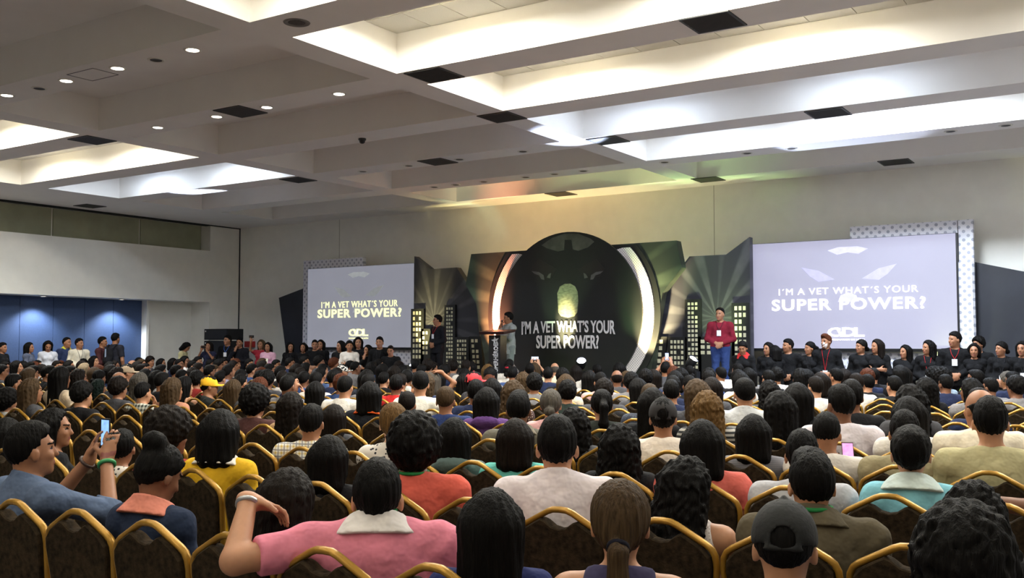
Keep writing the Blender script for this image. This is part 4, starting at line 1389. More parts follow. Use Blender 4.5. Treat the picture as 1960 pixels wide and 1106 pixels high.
a(943, 724, 'bob', 'k', 'f', G2, 'with black bob before the red cap')
a(914, 726, 'short', 'k', 'm', NV)
a(908, 711, 'short', 'k', 'm', G1, 'in red cap below the lectern', cap=(184, 44, 52), rz=-30)
a(947, 702, 'bob', 'k', 'f', G1, 'with dark bob behind the lectern foot')
a(936, 697, 'wavy', 'o', 'f', G2, 'with blondish curls below the lectern')
a(960, 687, 'short', 'k', 'm', WH, 'in white shirt right under the lectern')
a(984, 698, 'lowbun', 'k', 'f', WH, 'with dark bun and red hair clip below the speaker')
a(1029, 694, 'long', 'n', 'f', G2, 'with long light brown hair filming the stage', arms=raisehi, rz=30)
a(1071, 693, 'bald', 'g', 'm', (222, 208, 176), 'in cream shirt with bald head before the disc', skin=0)
a(1006, 712, 'wavy', 'n', 'f', G2)
a(1081, 716, 'bob', 'n', 'f', (206, 190, 170), 'with brown bob below the disc')
a(1095, 729, 'curly', 'k', 'm', (40, 50, 46), 'in dark green shirt with curly hair')
a(1136, 709, 'long', 'k', 'f', G3, 'with long black hair below white ring end')
a(1160, 706, 'bald', 'b', 'm', G1, 'with shaved brown head below white ring end', skin=2)
a(1147, 697, 'short', 'k', 'm', WH)
a(858, 709, 'long', 'k', 'f', G1, 'with long black hair left of the red cap')
a(830, 711, 'bob', 'g', 'f', G2, 'with a hand on top of the head', arms=onhead, yaw=10)
for px, py, hr in ((817, 692, 'short'), (878, 690, 'curly'), (921, 692, 'wavy'), (793, 697, 'short'), (848, 696, 'short'), (900, 692, 'short'), (1050, 702, 'short'), (1003, 694, 'short'), (1112, 706, 'curly'), (835, 688, 'curly'), (862, 688, 'short')):
    a(px, py, hr, random.choice('kkb'), 'm', random.choice([K, G1, NV, G2, WH]))
a(1157, 726, 'curly', 'b', 'm', G1)
a(1188, 713, 'curly', 'k', 'm', G2)
# right of the centre
a(1258, 760, 'short', 'k', 'm', (226, 214, 202), 'in white shirt wearing a black cap', row=3, cap='redblack', rz=24, sw=.20)
a(1355, 748, 'longcurly', 'o', 'f', 'stripes', 'with long wavy ombre hair in striped top', row=4, rz=24)
a(1340, 726, 'wavy', 'n', 'f', G1, 'with brown wavy hair ahead of the ombre hair', row=5)
a(1362, 722, 'long', 'b', 'f', G1)
a(1273, 735, 'short', 'n', 'm', 'navy_dots', 'in dark speckled shirt with brown hair', row=5)
a(1229, 724, 'long', 'k', 'f', G1, 'with long dark hair left of brown-haired neighbour')
a(1247, 707, 'bob', 'b', 'f', G1)
a(1199, 713, 'short', 'k', 'm', 'pinkstripes', 'in pink striped shirt below the ring')
a(1286, 726, 'short', 'k', 'm', NV)
a(1386, 702, 'fade', 'k', 'm', (222, 218, 212), 'in white shirt below the maroon-shirted person', collar=1)
a(1412, 711, 'bob', 'k', 'f', WH, 'with dark bob and white top, right of white shirt')
a(1431, 722, 'fade', 'k', 'm', (186, 188, 190), 'in pale grey shirt with faded hair', row=5, collar=1)
a(1472, 728, 'longcurly', 'k', 'f', G1, 'with long dark curls below right screen')
a(1511, 733, 'long', 'k', 'f', K, 'with straight black hair below right screen', row=5)
a(1561, 720, 'short', 'b', 'm', (206, 202, 198), 'with brown hair and white collar below right screen')
a(1546, 750, 'wavy', 'k', 'f', G1, 'with wavy dark hair ahead of phone reader', row=4)
a(1605, 735, 'short', 'k', 'm', (206, 198, 204), 'in lilac white shirt, right side', row=4, sw=.20)
a(1577, 755, 'long', 'k', 'f', WH, 'with long dark hair beside the lilac shirt', row=4)
a(1638, 726, 'short', 'k', 'm', K, 'in black shirt with bare neck, right side', row=5)
a(1687, 735, 'longcurly', 'k', 'f', G1, 'with long dark curls left of balding neighbour', row=5)
a(1724, 737, 'bald', 'k', 'm', (226, 216, 196), 'in cream shirt with balding crown', row=4, sw=.21, fat=1.15, skin=1)
a(1781, 735, 'pony', 'k', 'f', (90, 110, 160), 'with dark ponytail right of balding neighbour', row=4)
a(1826, 748, 'curly', 'k', 'f', (206, 160, 60), 'in dark mustard top behind the khaki shirt', row=4)
a(1909, 735, 'short', 'g', 'm', (206, 156, 148), 'in pink shirt with grey hair at right edge', row=4)
a(1941, 761, 'curly', 'k', 'm', (78, 84, 82), 'in dark grey shirt with curls at right edge', row=3)
a(1833, 709, 'afro', 'k', 'f', (150, 170, 190), 'with large round afro below the angular panel')
a(1872, 707, 'short', 'k', 'm', (150, 170, 60), 'in lime shirt, head turned back to the camera', rz=150)
a(1727, 702, 'bob', 'b', 'f', (206, 100, 84), 'in coral top below the right screen corner')
a(1281, 692, 'short', 'k', 'm', G1, 'holding up a phone below the right city panel', arms=raisehi, rz=20)
for px, py, hr, hc in ((1223, 707, 'curly', 'k'), (1281, 709, 'bob', 'k'), (1307, 704, 'wavy', 'k'), (1331, 705, 'curly', 'k'), (1412, 695, 'short', 'k'), (1440, 704, 'bob', 'k'), (1481, 704, 'curly', 'k'), (1505, 706, 'bob', 'k'), (1555, 704, 'short', 'k'), (1577, 713, 'bob', 'b'), (1607, 706, 'curly', 'r'), (1631, 706, 'bob', 'b'), (1666, 704, 'short', 'k'), (1692, 699, 'bob', 'k'), (1709, 719, 'short', 'k'), (1744, 706, 'afro', 'k'), (1787, 706, 'short', 'k'), (1779, 722, 'wavy', 'k'), (1891, 710, 'short', 'k'), (1922, 712, 'curly', 'g'), (1635, 714, 'short', 'b'), (1660, 716, 'short', 'k'), (1945, 720, 'curly', 'k'), (1874, 742, 'short', 'b'), (1460, 708, 'short', 'k'), (1530, 705, 'wavy', 'k'), (1370, 708, 'curly', 'k'), (1260, 718, 'short', 'k'), (1320, 718, 'short', 'k'), (1850, 724, 'wavy', 'k'), (1810, 716, 'short', 'k')):
    a(px, py, hr, hc, 'm' if hr in ('short', 'curly') else 'f', random.choice([K, G1, NV, G2, WH, K]))
# seats of every row
def grid_x(r):
    return GRID0[r] if r < 4 else -2.0 - .19 * ((r * 5) % 3)
seats = {}
for r in range(NROW):
    y = ROW0 + r * ROWP
    for i in range(-12, 60):
        x = grid_x(r) - SEAT * i
        if x < XL + 1.2:
            continue
        q = proj((x, y, .85))
        if -70 < q[0] < 2010 and q[1] < 1160:
            seats[(r, i)] = [x, None]
T = np.array((-12.4, 20.0))
def head_at(px, py, r):
    y = ROW0 + r * ROWP + .26
    p = on(1, y, px, py)
    return p
persons = []
for e in A:
    px, py, hair, hc, sex, shirt, short, kw = e
    if 'row' in kw:
        r = kw['row']
    else:
        r = min(range(3, NROW), key=lambda q: abs(head_at(px, py, q)[2] - 1.215))
    cand = []
    for rr in ([r] if 'row' in kw else [r, r + 1, r - 1]):
        if not 0 <= rr < NROW:
            continue
        p = head_at(px, py, rr)
        i = round((grid_x(rr) - p[0]) / SEAT)
        for j in (i, i + 1, i - 1):
            if (rr, j) in seats and seats[(rr, j)][1] is None:
                cand.append((abs(seats[(rr, j)][0] - p[0]) + .5 * abs(rr - r), rr, j, p))
        if 'row' in kw and (rr, i) not in seats:
            cand.append((0, rr, i, p))
    if not cand:
        continue
    _, rr, j, p = min(cand, key=lambda c: c[0])
    if (rr, j) not in seats:
        seats[(rr, j)] = [grid_x(rr) - SEAT * j, None]
    gx = seats[(rr, j)][0]
    x = gx + max(-.16, min(.16, p[0] - gx))
    z = kw.get('ztop') or max(1.08, min(1.36, p[2]))
    seats[(rr, j)][1] = len(persons)
    persons.append(dict(px=px, py=py, hair=hair, hc=hc, sex=sex, shirt=shirt, short=short, kw=kw, r=rr, j=j, x=x, y=ROW0 + rr * ROWP + .24, z=z))
def relax():
    for r in range(NROW):
        L = sorted((q for q in persons if q['r'] == r), key=lambda q: q['x'])
        for _ in range(30):
            for q0, q1 in zip(L, L[1:]):
                dd = .458 - (q1['x'] - q0['x'])
                if dd > 0:
                    q0['x'] -= dd * .5
                    q1['x'] += dd * .5
# the seats nearest the stage fill up with further heads
free = [k for k, v in seats.items() if v[1] is None and k[0] >= 5]
random.shuffle(free)
mid = [k for k in free if k[0] <= 8 and seats[k][0] < -7.5][:34]
free = mid + [k for k in free if k[0] >= 9]
def crowd_hair():
    return random.choice([('short', 'm'), ('short', 'm'), ('curly', 'm'), ('fade', 'm'), ('bob', 'f'), ('long', 'f'), ('wavy', 'f'), ('quiff', 'm'), ('lowbun', 'f')])
for k in free:
    n_row = sum(1 for q in persons if q['r'] == k[0])
    if len(persons) >= 280:
        break
    hr, sx = crowd_hair()
    z = random.uniform(1.15, 1.25)
    x = seats[k][0]
    yy = ROW0 + k[0] * ROWP + .24
    q = proj((x, yy, z))
    seats[k][1] = len(persons)
    persons.append(dict(px=q[0], py=q[1], hair=hr, hc=random.choice('kkkkbbnr'), sex=sx, shirt=random.choice([K, G1, NV, G2, WH, BL, RD]), short=None, kw={}, r=k[0], j=k[1], x=x, y=yy, z=z))
relax()
HN = {'short': 'short hair', 'curly': 'curls', 'fade': 'cropped hair', 'bob': 'bobbed hair', 'long': 'long hair', 'wavy': 'wavy hair', 'quiff': 'swept-up hair', 'lowbun': 'hair in a bun', 'afro': 'bushy hair', 'bald': 'bald crown', 'longcurly': 'long curls', 'pony': 'ponytail', 'lowpony': 'ponytail', 'bun': 'bun', 'up': 'hair pinned up'}
HCN = {'k': 'black', 'b': 'dark', 'n': 'brown', 'o': 'blondish', 'g': 'greying', 'r': 'auburn', 'w': 'blond', 'gn': 'black'}
SECT = [(150, 'in the far rows below the leftmost blue panels'), (290, 'in the far rows below the last blue panels'), (400, 'in the far rows below the white wall'), (560, 'in the far rows below the loudspeakers'), (690, 'in the far rows below the left screen'),
        (800, 'in the far rows below the left screen edge'), (925, 'in the far rows below the left city panel'), (1010, 'in the far rows below the lectern'), (1130, 'in the far rows below the black disc'), (1250, 'in the far rows below the ring end'),
        (1430, 'in the far rows below the right city panel'), (1640, 'in the far rows below the right screen'), (1860, 'in the far rows below the right screen corner'), (9999, 'in the far rows below the right angular panel')]
used = {}
heroes = [q for q in persons if q['short']]
for q in persons:
    if q['short']:
        q['label'] = 'person ' + q['short']
        q['ref'] = 'the person ' + q['short']
        used[q['label']] = 1
for q in persons:
    if q['short']:
        continue
    base = 'person with %s %s' % (HCN[q['hc']], HN[q['hair']])
    if q['hair'] == 'bald':
        base = 'person with bald crown'
    done = False
    for hq in sorted(heroes, key=lambda t: (t['px'] - q['px']) ** 2 + 4 * (t['py'] - q['py']) ** 2)[:4]:
        dx, dr = q['px'] - hq['px'], q['r'] - hq['r']
        if abs(dx) > 70:
            continue
        w = ('ahead of' if dr > 0 else 'behind') if dr else ('right of' if dx > 0 else 'left of')
        ref = hq['short'].split(',')[0]
        lab = '%s %s the one %s' % (base, w, ref)
        if lab not in used and len(lab.split()) <= 16:
            q['label'] = lab
            done = True
            break
    if not done:
        q['label'] = base + ' ' + next(s for lim, s in SECT if q['px'] < lim)
    used[q['label']] = used.get(q['label'], 0) + 1
    q['ref'] = None
for q in persons:
    kw = q['kw']
    d = math.degrees(math.atan2(-(T[0] - q['x']), T[1] - q['y']))
    if 'rz' in kw:
        rz, yaw = kw['rz'], kw.get('yaw', 0)
    else:
        rz = d * .5 + random.uniform(-5, 5)
        yaw = kw.get('yaw', max(-36, min(36, 12 * round((d - rz + random.uniform(-14, 14)) / 12))))
    P = dict(sex=q['sex'], yaw=yaw, tilt=kw.get('tilt', 0), sleeve=kw.get('sleeve', 'short'))
    for k in ('arms', 'collar', 'hood', 'sw', 'fat', 'res', 'curl', 'drop'):
        if k in kw:
            P[k] = kw[k]
    B = body(**P)
    sc = q['z'] / B['top']
    hair, cap = q['hair'], kw.get('cap')
    if cap == 'cow':
        cap = spots('cow_print', (226, 222, 214), (20, 20, 22), .045, .42)
    elif cap == 'redblack':
        cap = mat('cap_black', (26, 22, 24), .8)
    skin = kw.get('skin', random.choice((0, 1, 1, 2)))
    o = place_person(B, (q['x'], q['y'], 0), math.radians(rz), sc, q['label'], hair, q['hc'], q['shirt'], skin=skin, group='audience in the far rows' if q['ref'] is None else 'seated audience', cap=cap, capback=kw.get('capback', False), collar=kw.get('ccol'))
    q['o'], q['B'], q['rz'], q['sc'] = o, B, rz, sc
# chairs: under the people of the nearer rows, and the empty ones between them
nch = 0
order = sorted((k for k in seats if k[0] <= 9), key=lambda k: k[0])
cl_used = {}
for k in order:
    x, pi_ = seats[k]
    y = ROW0 + k[0] * ROWP
    qx = proj((x, y, .92))[0]
    q = persons[pi_] if pi_ is not None else None
    if q is not None and q['ref']:
        lab = 'gold-framed chair of ' + q['ref'].split(',')[0]
    else:
        for best in sorted(heroes, key=lambda t: (t['x'] - x) ** 2 + (t['y'] - y - .24) ** 2)[:9]:
            dr = k[0] - best['r']
            w = ('ahead of' if dr > 0 else 'behind') if dr else ('right of' if x > best['x'] else 'left of')
            lab = ('empty ' if q is None else '') + 'gold-framed chair %s the person %s' % (w, best['short'].split(',')[0])
            if lab not in cl_used and len(lab.split()) <= 16:
                break
        else:
            lab = ('empty ' if q is None else '') + 'gold-framed chair, %s row, %s' % (NTH[k[0]], next(t for lim, t in SECT if qx < lim).replace('in the far rows ', ''))
    if len(lab.split()) > 16:
        lab = ' '.join(lab.split()[:16])
    if cl_used.get(lab) and ' row' not in lab:
        lab2 = lab.replace('chair', 'chair in row %s' % NTH[k[0]], 1)
        if len(lab2.split()) <= 16:
            lab = lab2
    cl_used[lab] = cl_used.get(lab, 0) + 1
    chair(x, y, math.radians(random.uniform(-2, 2)), lab, 'gold-framed banquet chairs', k[0] <= 5)
    nch += 1
for r in range(NROW):
    L = sorted(q['x'] for q in persons if q['r'] == r)
    print('ROW', r, len(L), round(min([b - a_ for a_, b in zip(L, L[1:])] or [9]), 3))
print('PERSONS', len(persons), 'CHAIRS', nch, 'heroes', len(heroes), 'listed', len(A))
# ------------------------------------------------------------------ people standing around the hall
BK = (13, 13, 15)
m_badge = mat('badge_white', (214, 214, 218), .5)
def ring(mb, c, r, t, n=24, axis='z', sx=1., sy=1.):
    pts = []
    for k_ in range(n):
        w = 2 * math.pi * k_ / n
        u, v = r * math.cos(w) * sx, r * math.sin(w) * sy
        pts.append((c[0] + u, c[1] + v, c[2]) if axis == 'z' else ((c[0] + u, c[1], c[2] + v) if axis == 'y' else (c[0], c[1] + u, c[2] + v)))
    mb.tube(pts, t, 6, closed=True)
    return mb
def badge(o, col, z=1.16, y=.150, x=0):
    """lanyard ribbon with a hanging card"""
    mb = MB()
    mb.tube([(-.07, .05, 1.43), (-.05, .115, 1.34), (x, y, z + .05)], .0045, 5)
    mb.tube([(.07, .05, 1.43), (.05, .115, 1.34), (x, y, z + .05)], .0045, 5)
    obj('lanyard', mb.mesh('lanyard'), plain(col), o)
    obj('badge', MB().box(x - .042, x + .042, y + .002, y + .008, z - .06, z + .05).mesh('badge'), m_badge, o)
clasp = None
folded = {-1: ((-.25, .06, 1.06), (.04, .19, 1.13), (1, -.05, .1), (0, -1, 0)), 1: ((.25, .06, 1.06), (-.05, .21, 1.15), (-1, -.05, -.1), (0, -1, 0))}
hang = {-1: ((-.27, -.03, 1.05), (-.26, .04, .82), (0, .1, -1), (1, 0, 0)), 1: ((.27, -.03, 1.05), (.26, .04, .82), (0, .1, -1), (-1, 0, 0))}
mouth = {-1: ((-.25, .03, 1.06), (.06, .18, 1.10), (1, -.05, .1), (0, -1, 0)), 1: ((.24, .14, 1.12), (.05, .18, 1.36), (-.15, -.25, 1), (-.3, -1, 0))}
camup = {-1: ((-.24, .20, 1.22), (-.085, .27, 1.46), (.15, .15, 1), (.7, .7, 0)), 1: ((.24, .20, 1.22), (.085, .27, 1.46), (-.15, .15, 1), (-.7, .7, 0))}
oneup = {-1: ((-.25, .06, 1.06), (-.12, .22, 1.0), (.3, .4, -.3), (1, 0, 0)), 1: ((.27, .12, 1.42), (.20, .22, 1.66), (-.1, .1, 1), (-.4, .9, 0))}
paper = {-1: ((-.24, .05, 1.05), (-.09, .23, 1.06), (.4, .4, .3), (.6, -.6, .4)), 1: ((.24, .05, 1.05), (.09, .23, 1.06), (-.4, .4, .3), (-.6, -.6, .4))}
mic = {-1: ((-.25, .10, 1.10), (-.05, .25, 1.17), (.6, .3, .2), (.5, -.6, 0)), 1: ((.23, .12, 1.12), (.07, .20, 1.36), (-.45, -.1, .9), (-.4, -.9, 0))}
seats_in_use = []
def stand(px, py, hair, hc, sex, shirt, label, y=None, X=None, rz=180, yaw=0, tilt=0, arms=None, sleeve='long', pants=BK, z0=0., group=None, skin=1, bd=None, zt=None, collar=None, ccol=None, fat=1., lean=0, hem=None):
    p = on(1, y, px, py) if y is not None else on(0, X, px, py)
    P = dict(sex=sex, stand=True, yaw=yaw, tilt=tilt, sleeve=sleeve, fat=fat, lean=lean)
    if arms:
        P['arms'] = arms
    if collar:
        P['collar'] = collar
    if hem:
        P['hem'] = hem
    B = body(**P)
    top = (zt or p[2]) - z0
    sc = max(.86, min(1.12, top / B['top']))
    o = place_person(B, (p[0], p[1], z0), math.radians(rz), sc, 'person ' + label, hair, hc, shirt, skin=skin, group=group, pants=pants, collar=ccol)
    if bd:
        badge(o, *bd)
    return o, B, sc
GL, GU, GR = 'people standing along the blue partition', 'ushers in black before the left screen', 'ushers in black before the right screen'
# along the partition and the loudspeakers
stand(5, 655, 'short', 'k', 'f', K, 'in dark top by the partition at left edge, arms folded', X=-23.4, rz=-65, arms=folded, group=GL)
stand(56, 655, 'long', 'k', 'f', (86, 92, 110), 'in grey short-sleeved top with long hair by partition', X=-23.4, rz=-55, sleeve='short', arms=folded, group=GL)
stand(92, 652, 'long', 'k', 'f', (196, 198, 206), 'in pale jacket looking down by partition', X=-23.5, rz=-115, tilt=24, group=GL)
stand(128, 645, 'fade', 'k', 'm', (38, 48, 78), 'in navy jacket with yellow collar by partition', X=-23.5, rz=-90, yaw=20, collar=2, ccol=(196, 190, 50), group=GL)
stand(152, 647, 'short', 'k', 'm', (206, 198, 178), 'in cream cardigan over navy shirt by partition', X=-23.3, rz=-105, yaw=30, group=GL, bd=((30, 30, 50), 1.1))
stand(196, 644, 'short', 'k', 'm', (70, 38, 40), 'in maroon checked shirt holding a purple folder', X=-23.3, rz=-60, yaw=10, arms=paper, group=GL)
bp, Bb, sb = stand(221, 637, 'short', 'k', 'm', (38, 38, 46), 'in dark shirt with backpack, seen from behind', X=-23.0, rz=10, sleeve='short', arms=hang, group=GL)
stand(346, 655, 'bob', 'k', 'f', (196, 186, 140), 'in cream blouse bending over a phone', y=18.6, rz=-60, tilt=40, lean=12, sleeve='short', arms=paper, zt=1.62)
stand(400, 653, 'long', 'b', 'f', (38, 40, 62), 'in dark blue top taking a picture, arms up', y=18.9, rz=200, arms=camup, sleeve='short', zt=1.64)
o_, B_, s_ = stand(436, 641, 'short', 'k', 'm', BK, 'in black jacket with blue lanyard by the loudspeakers', y=19.2, rz=205, yaw=-30, bd=((70, 110, 190), 1.2))
stand(459, 646, 'short', 'k', 'm', (24, 24, 30), 'in black jacket with hand over mouth', y=19.3, rz=205, arms=mouth)
stand(500, 650, 'wavy', 'n', 'f', (140, 36, 48), 'in red top holding a phone up high', y=19.4, rz=200, arms=oneup, sleeve='short')
stand(513, 655, 'bob', 'k', 'f', (206, 160, 178), 'in pink cardigan holding a white sheet', y=19.0, rz=205, arms=paper)
# ushers before the left screen
for px, py, hr, sx, nm, kw in ((556, 655, 'long', 'f', 'with long dark hair, first usher before the dark angular panel', dict(yaw=35)), (581, 656, 'bob', 'f', 'with dark bob, second usher from the angular panel', {}),
        (603, 650, 'short', 'm', 'with short hair, third usher from the angular panel', dict(yaw=20)), (614, 650, 'long', 'f', 'with long hair beside the short-haired usher, hand on hip', dict(arms=mouth)),
        (652, 652, 'bob', 'f', 'in black looking left behind the white blouse', dict(yaw=-40)), (686, 645, 'long', 'f', 'in black with long hair behind the white blouse', dict(yaw=20)),
        (704, 660, 'wavy', 'f', 'in black with long wavy hair, hand at chin', dict(yaw=-35, arms=mouth)), (727, 644, 'short', 'm', 'in black with hair tied back under the slogan', dict(arms=hang)),
        (748, 661, 'short', 'm', 'in black bending at the equipment desk', dict(tilt=10))):
    stand(px, py, hr, 'k', sx, BK, nm, y=(19.75 if px == 614 else 19.2) if px < 640 else (18.35 if px == 686 else 18.0), rz=205, group=GU, bd=((40, 40, 44), 1.05) if px in (556, 614, 727) else None, **kw)
stand(669, 651, 'lowbun', 'k', 'f', (212, 206, 198), 'in white blouse with folded arms before left screen', y=17.7, rz=215, yaw=12, arms=folded)
# on the stage
sp, Bs, ss = stand(974, 597, 'short', 'k', 'm', (146, 150, 148), 'in light grey suit speaking into a microphone at the lectern', y=19.75, z0=ST, rz=150, yaw=-25, tilt=4, arms=mic, pants=(120, 126, 126), collar=1, hem=.74)
bs, Bk, sk_ = stand(838, 602, 'short', 'k', 'm', (22, 22, 26), 'in black suit on stage before the lit windows', y=19.9, z0=ST, rz=165, yaw=-30, pants=(20, 20, 24), bd=((150, 30, 34), 1.18), hem=.76)
rs, Br, sr_ = stand(1378, 588, 'fade', 'k', 'm', (112, 24, 40), 'in maroon shirt and jeans on stage, hands clasped', y=19.6, z0=ST, rz=192, yaw=-15, pants=(44, 62, 108), bd=((30, 30, 34), 1.2), sleeve='long', hem=.92, fat=1.08)
# ushers before the right screen
R_ = [(1422, 652, 'lowbun', 'k', 'f', 'in black with red scarf looking at a phone', dict(tilt=20, arms=paper, collar=2, ccol=(176, 40, 40), y=18.1)), (1470, 655, 'long', 'k', 'f', 'in black with long hair before the lower screen edge', dict(yaw=-30)),
      (1483, 661, 'bob', 'k', 'f', 'in black turned away beside the long hair', dict(rz=60, y=18.6)), (1508, 648, 'short', 'k', 'm', 'in black shirt with short hair looking left', dict(yaw=-48)),
      (1550, 653, 'pony', 'k', 'f', 'in black with ponytail and glasses before right screen', dict(yaw=-48, bd=((30, 30, 34), 1.0))), (1581, 639, 'quiff', 'r', 'm', 'in black suit with red tie and white painted mask', dict(yaw=-30, bd=((150, 20, 30), 1.0), collar=1)),
      (1648, 649, 'lowbun', 'k', 'f', 'in black with hair in a bun, right of the mask', dict(yaw=-48)), (1678, 649, 'long', 'b', 'f', 'in black with very long hair and folded arms', dict(yaw=-48, arms=folded)),
      (1732, 660, 'long', 'k', 'f', 'in black with long straight hair, shorter than neighbours', dict(yaw=-40)), (1776, 651, 'wavy', 'k', 'f', 'in black with white badge and loose wavy hair', dict(yaw=-48, bd=((150, 30, 34), 1.02))),
      (1827, 634, 'short', 'k', 'm', 'tallest in black with red tie and badge', dict(yaw=-48, bd=((150, 30, 34), 1.2))), (1872, 644, 'curly', 'k', 'm', 'in black standing behind the short fringe', dict(yaw=-40, y=19.9)),
      (1864, 657, 'bob', 'k', 'f', 'in black with short fringe facing the audience', dict()), (1916, 653, 'lowbun', 'k', 'f', 'in black with bun before the dark angular panel', dict(yaw=-48, bd=((30, 30, 34), 1.05))),
      (1956, 653, 'wavy', 'k', 'f', 'in black with badge at the right edge', dict(yaw=-20, bd=((30, 30, 34), 1.1)))]
maskman = None
for px, py, hr, hc, sx, nm, kw in R_:
    kw = dict(kw)
    yv = kw.pop('y', 19.1)
    rz_ = kw.pop('rz', 186)
    o, B, sc = stand(px, py, hr, hc, sx, BK, nm, y=yv, rz=rz_, group=GR, **kw)
    if 'mask' in nm and 'right of' not in nm:
        f = Field((-.1, -.1, -.16), (.1, .16, .1), .006)
        f.ell((0, .028, -.040), (.064, .073, .084), 0)
        f.clip((0, -1, 0), (0, .035, 0))
        x, y, z = f.grid()
        for s in (-1, 1):
            f.D = np.maximum(f.D, -(np.sqrt(((x - s * .032) / .020) ** 2 + ((z - .002) / .014) ** 2) - 1) * .014)
        f.D = np.maximum(f.D, -(np.sqrt((x / .045) ** 2 + ((z + .064 - 8 * x * x) / .007) ** 2) - 1) * .007)
        V, Q = f.net()
        mm = obj('face_mask', to_mesh('face_mask', V, Q), mat('mask_white', (222, 214, 210), .5), o)
        mm.matrix_local = B['head']
# ------------------------------------------------------------------ things held, worn or left about
def at_person(q, v):
    """a point of a seated person's own frame in the hall"""
    w = Matrix.Rotation(math.radians(q['rz']), 3, 'Z') @ (Vector(v) * q['sc'])
    return Vector((q['x'], q['y'], 0)) + w
def who(word):
    return next(q for q in persons if q['short'] and word in q['short'])
def phone(p, rz, label, tilt=0., scr=(96, 130, 190), em=.9, land=False, w=.072, h=.145):
    t = tag(empty('phone', tuple(p), rz), label, 'phone')
    t.rotation_euler = (math.radians(tilt), 0, rz)
    if land:
        w, h = h, w
    b = MB().box(-w / 2, w / 2, -.004, .004, -h / 2, h / 2)
    b.build('phone_body', m_black, t)
    m, nt, bs_, tc, sp_ = node_mat('phone_screen_%d' % len(MATS), .2)
    nz = nt.nodes.new('ShaderNodeTexNoise')
    nz.inputs['Scale'].default_value = 30
    nt.links.new(tc.outputs['Object'], nz.inputs['Vector'])
    c = mixc(nt, nz.outputs[0], lin(tuple(v * .45 for v in scr)), lin(scr))
    nt.links.new(c, bs_.inputs['Emission Color'])
    nt.links.new(c, bs_.inputs['Base Color'])
    bs_.inputs['Emission Strength'].default_value = em
    MB().box(-w / 2 + .004, w / 2 - .004, -.0055, -.004, -h / 2 + .008, h / 2 - .008).build('phone_screen', m, t)
    return t
q = who('filming with a raised phone')
phone(at_person(q, (0, .40, 1.165)), math.radians(q['rz']), 'black smartphone held up by the person in denim shirt', scr=(120, 160, 220))
q = who('looking down at a phone')
pp = on(1, q['y'] + .36, 1623, 866)
phone((pp[0], pp[1], max(.8, pp[2])), math.radians(20), 'smartphone with colourful screen glowing beside the pale shirt', -35, (210, 120, 170), 1.1)
q = who('filming the stage')
phone(at_person(q, (0, .38, 1.335)), math.radians(q['rz']), 'smartphone held above long light brown hair', land=True, scr=(190, 200, 230), em=1.1)
q = who('holding up a phone below')
phone(at_person(q, (0, .38, 1.335)), math.radians(q['rz']), 'smartphone raised in the far rows below right city panel', scr=(160, 170, 220), em=1.0)
def near_stand(lbl):
    return next(o for o in bpy.data.objects if o.get('category') == 'person' and lbl in o['label'])
def at_stand(o, v):
    return Vector(o.location) + Matrix.Rotation(o.rotation_euler[2], 3, 'Z') @ (Vector(v) * o.scale[0])
o = near_stand('taking a picture')
phone(at_stand(o, (0, .30, 1.56)), o.rotation_euler[2], 'pale phone held in both hands before the loudspeakers', land=True, scr=(200, 170, 160))
o = near_stand('holding a phone up')
phone(at_stand(o, (.17, .25, 1.80)), o.rotation_euler[2], 'dark phone raised above the red top', land=True, scr=(60, 50, 50), em=.2)
o = near_stand('bending over a phone')
phone(at_stand(o, (0, .34, 1.12)), o.rotation_euler[2], 'phone in the hands of the person in cream blouse', -40)
o = near_stand('white sheet')
t = tag(MB().box(-.105, .105, -.003, .003, -.15, .15).build('paper_sheet', mat('paper', (232, 226, 206), .8)), 'white sheet held by the person in pink cardigan', 'paper')
t.location = at_stand(o, (0, .30, 1.10))
t.rotation_euler = (.3, 0, o.rotation_euler[2])
o = near_stand('purple folder')
t = tag(MB().box(-.12, .12, -.008, .008, -.16, .16).build('folder', mat('folder_purple', (92, 76, 160), .5)), 'purple folder held by the person in maroon checked shirt', 'folder')
t.location = at_stand(o, (0, .30, 1.10))
t.rotation_euler = (.3, 0, o.rotation_euler[2])
# microphone of the speaker
t = tag(empty('microphone', tuple(at_stand(sp, (.02, .165, 1.50)))), 'black hand microphone held at the mouth of the speaker', 'microphone')
MB().lathe([(0, .03), (.018, .026), (.025, .005), (.02, -.012), (.014, -.016)], n=12).build('mic_head', mat('mic_mesh', (70, 70, 72), .5, metal=.5), t, smooth=True)
MB().lathe([(.014, -.016), (.012, -.15), (0, -.152)], n=12).build('handle', m_black, t)
# backpack
o = bp
t = tag(empty('backpack', tuple(at_stand(o, (0, -.14, 1.0))), o.rotation_euler[2]), 'black backpack worn by the person seen from behind', 'backpack')
f = Field((-.22, -.22, -.12), (.22, .1, .52), .014)
f.ell((0, -.08, .18), (.15, .085, .22), .0)
f.ell((0, -.14, .06), (.12, .06, .11), .03)
V, Q = f.net()
obj('bag', to_mesh('bag', V, Q), plain((26, 26, 30)), t)
for s in (-1, 1):
    MB().tube([(s * .10, -.05, .36), (s * .13, .06, .47), (s * .14, .22, .38), (s * .14, .20, .15), (s * .11, -.03, .05)], .016, 6).build('strap', plain((30, 30, 34)), t)
MB().box(-.02, .02, -.178, -.168, .15, .36).build('reflective_tab', mat('tab', (150, 165, 190), .4), t)
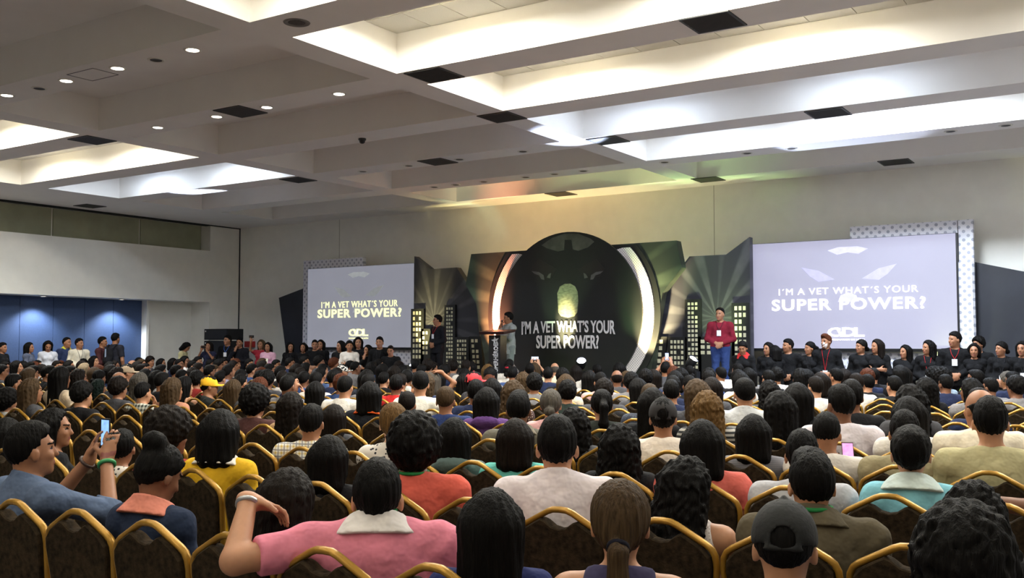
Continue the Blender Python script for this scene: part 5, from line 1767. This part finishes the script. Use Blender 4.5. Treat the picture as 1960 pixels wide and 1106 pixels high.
# things on wrists, necks and hair
def wear(q, name, mb, m, label=None):
    o = obj(name, mb.mesh(name, True), m, q['o'])
    if label:
        o['label'] = label
    return o
def wrist_ring(q, side, name, m, r=.034, t=.011):
    el, wr = [Vector(v) for v in q['kw']['arms'][side][:2]]
    d = (wr - el).normalized()
    c = el + (wr - el) * .93
    mb = ring(MB(), (0, 0, 0), r, t, 18)
    qm = d.to_track_quat('Z', 'Y').to_matrix()
    mb.v = [tuple(qm @ Vector(v) + c) for v in mb.v]
    return wear(q, name, mb, m)
q = who('pink polo')
wrist_ring(q, -1, 'wristwatch', mat('steel', (170, 170, 172), .3, metal=.8), .036, .010)
m_gr = plain((36, 116, 62))
wear(q, 'lanyard', ring(MB(), (0, -.014, 1.016), .064, .010, 24), m_gr, 'green lanyard under collar')
q = who('filming with a raised phone')
wrist_ring(q, 1, 'wristband', mat('band_green', (56, 150, 90), .5), .036, .011)
wrist_ring(q, -1, 'wristband', mat('band_brown', (66, 44, 34), .5), .036, .009)
for w, z in (('coral red shirt', .985), ('olive jacket', 1.01)):
    wear(who(w), 'lanyard', ring(MB(), (0, -.018, z), .074, .009, 24), m_gr, 'green lanyard')
def hair_tie(q, c, m, r=.026):
    mb = ring(MB(), (0, 0, 0), r, .009, 16)
    B = q['B']
    R3 = Matrix.Rotation(math.radians(-50), 3, 'X')
    mb.v = [tuple(B['head'] @ (R3 @ Vector(v) + Vector(c))) for v in mb.v]
    return wear(q, 'hair_tie', mb, m)
hair_tie(who('brown ponytail'), (0, -.124, -.045), plain((22, 22, 34)))
hair_tie(who('blond ponytail'), (0, -.124, -.045), plain((196, 70, 90)))
q = who('headset')
mb = MB()
pts = [tuple(q['B']['head'] @ Vector((.097 * math.cos(w), -.01, .02 + .115 * math.sin(w)))) for w in np.linspace(0, math.pi, 14)]
mb.tube(pts, .007, 6)
for s in (-1, 1):
    c = q['B']['head'] @ Vector((s * .098, -.005, -.015))
    mb.lathe([(0, -.03), (.03, -.02), (.03, .02), (0, .03)], tuple(c), 10)
wear(q, 'headset', mb, m_black)
q = who('red hair clip')
c = q['B']['head'] @ Vector((0, -.10, .085))
wear(q, 'hair_clip', MB().box(c[0] - .03, c[0] + .03, c[1] - .015, c[1] + .01, c[2] - .015, c[2] + .015), plain((196, 40, 60)))
# equipment desk by the left screen
p_ = on(1, 18.2, 775, 693)
t = tag(empty('equipment_desk', (p_[0], 18.2, 0)), 'low black equipment desk with a small lit lamp by left screen', 'desk')
for a_, b_, nm in ((.86, .90, 'desk_top'),):
    MB().box(-.6, .6, -.25, .25, a_, b_).build(nm, mat('desk_black', (24, 24, 26), .5), t)
for sx in (-.57, .57):
    for sy in (-.22, .22):
        MB().box(sx - .02, sx + .02, sy - .02, sy + .02, 0, .86).build('leg', m_black, t)
t2 = tag(empty('desk_lamp', (p_[0] + .2, 18.2, .90)), 'tiny white desk lamp on the equipment desk', 'lamp')
MB().lathe([(.05, 0), (.05, .015), (.008, .02), (.008, .16)], n=12).build('stem', m_black, t2)
MB().lathe([(0, .22), (.04, .20), (.05, .17), (.0, .16)], n=12).build('shade', mat('desk_lamp_glow', (235, 235, 255), .5, emit=4., ecol=(225, 230, 255)), t2)
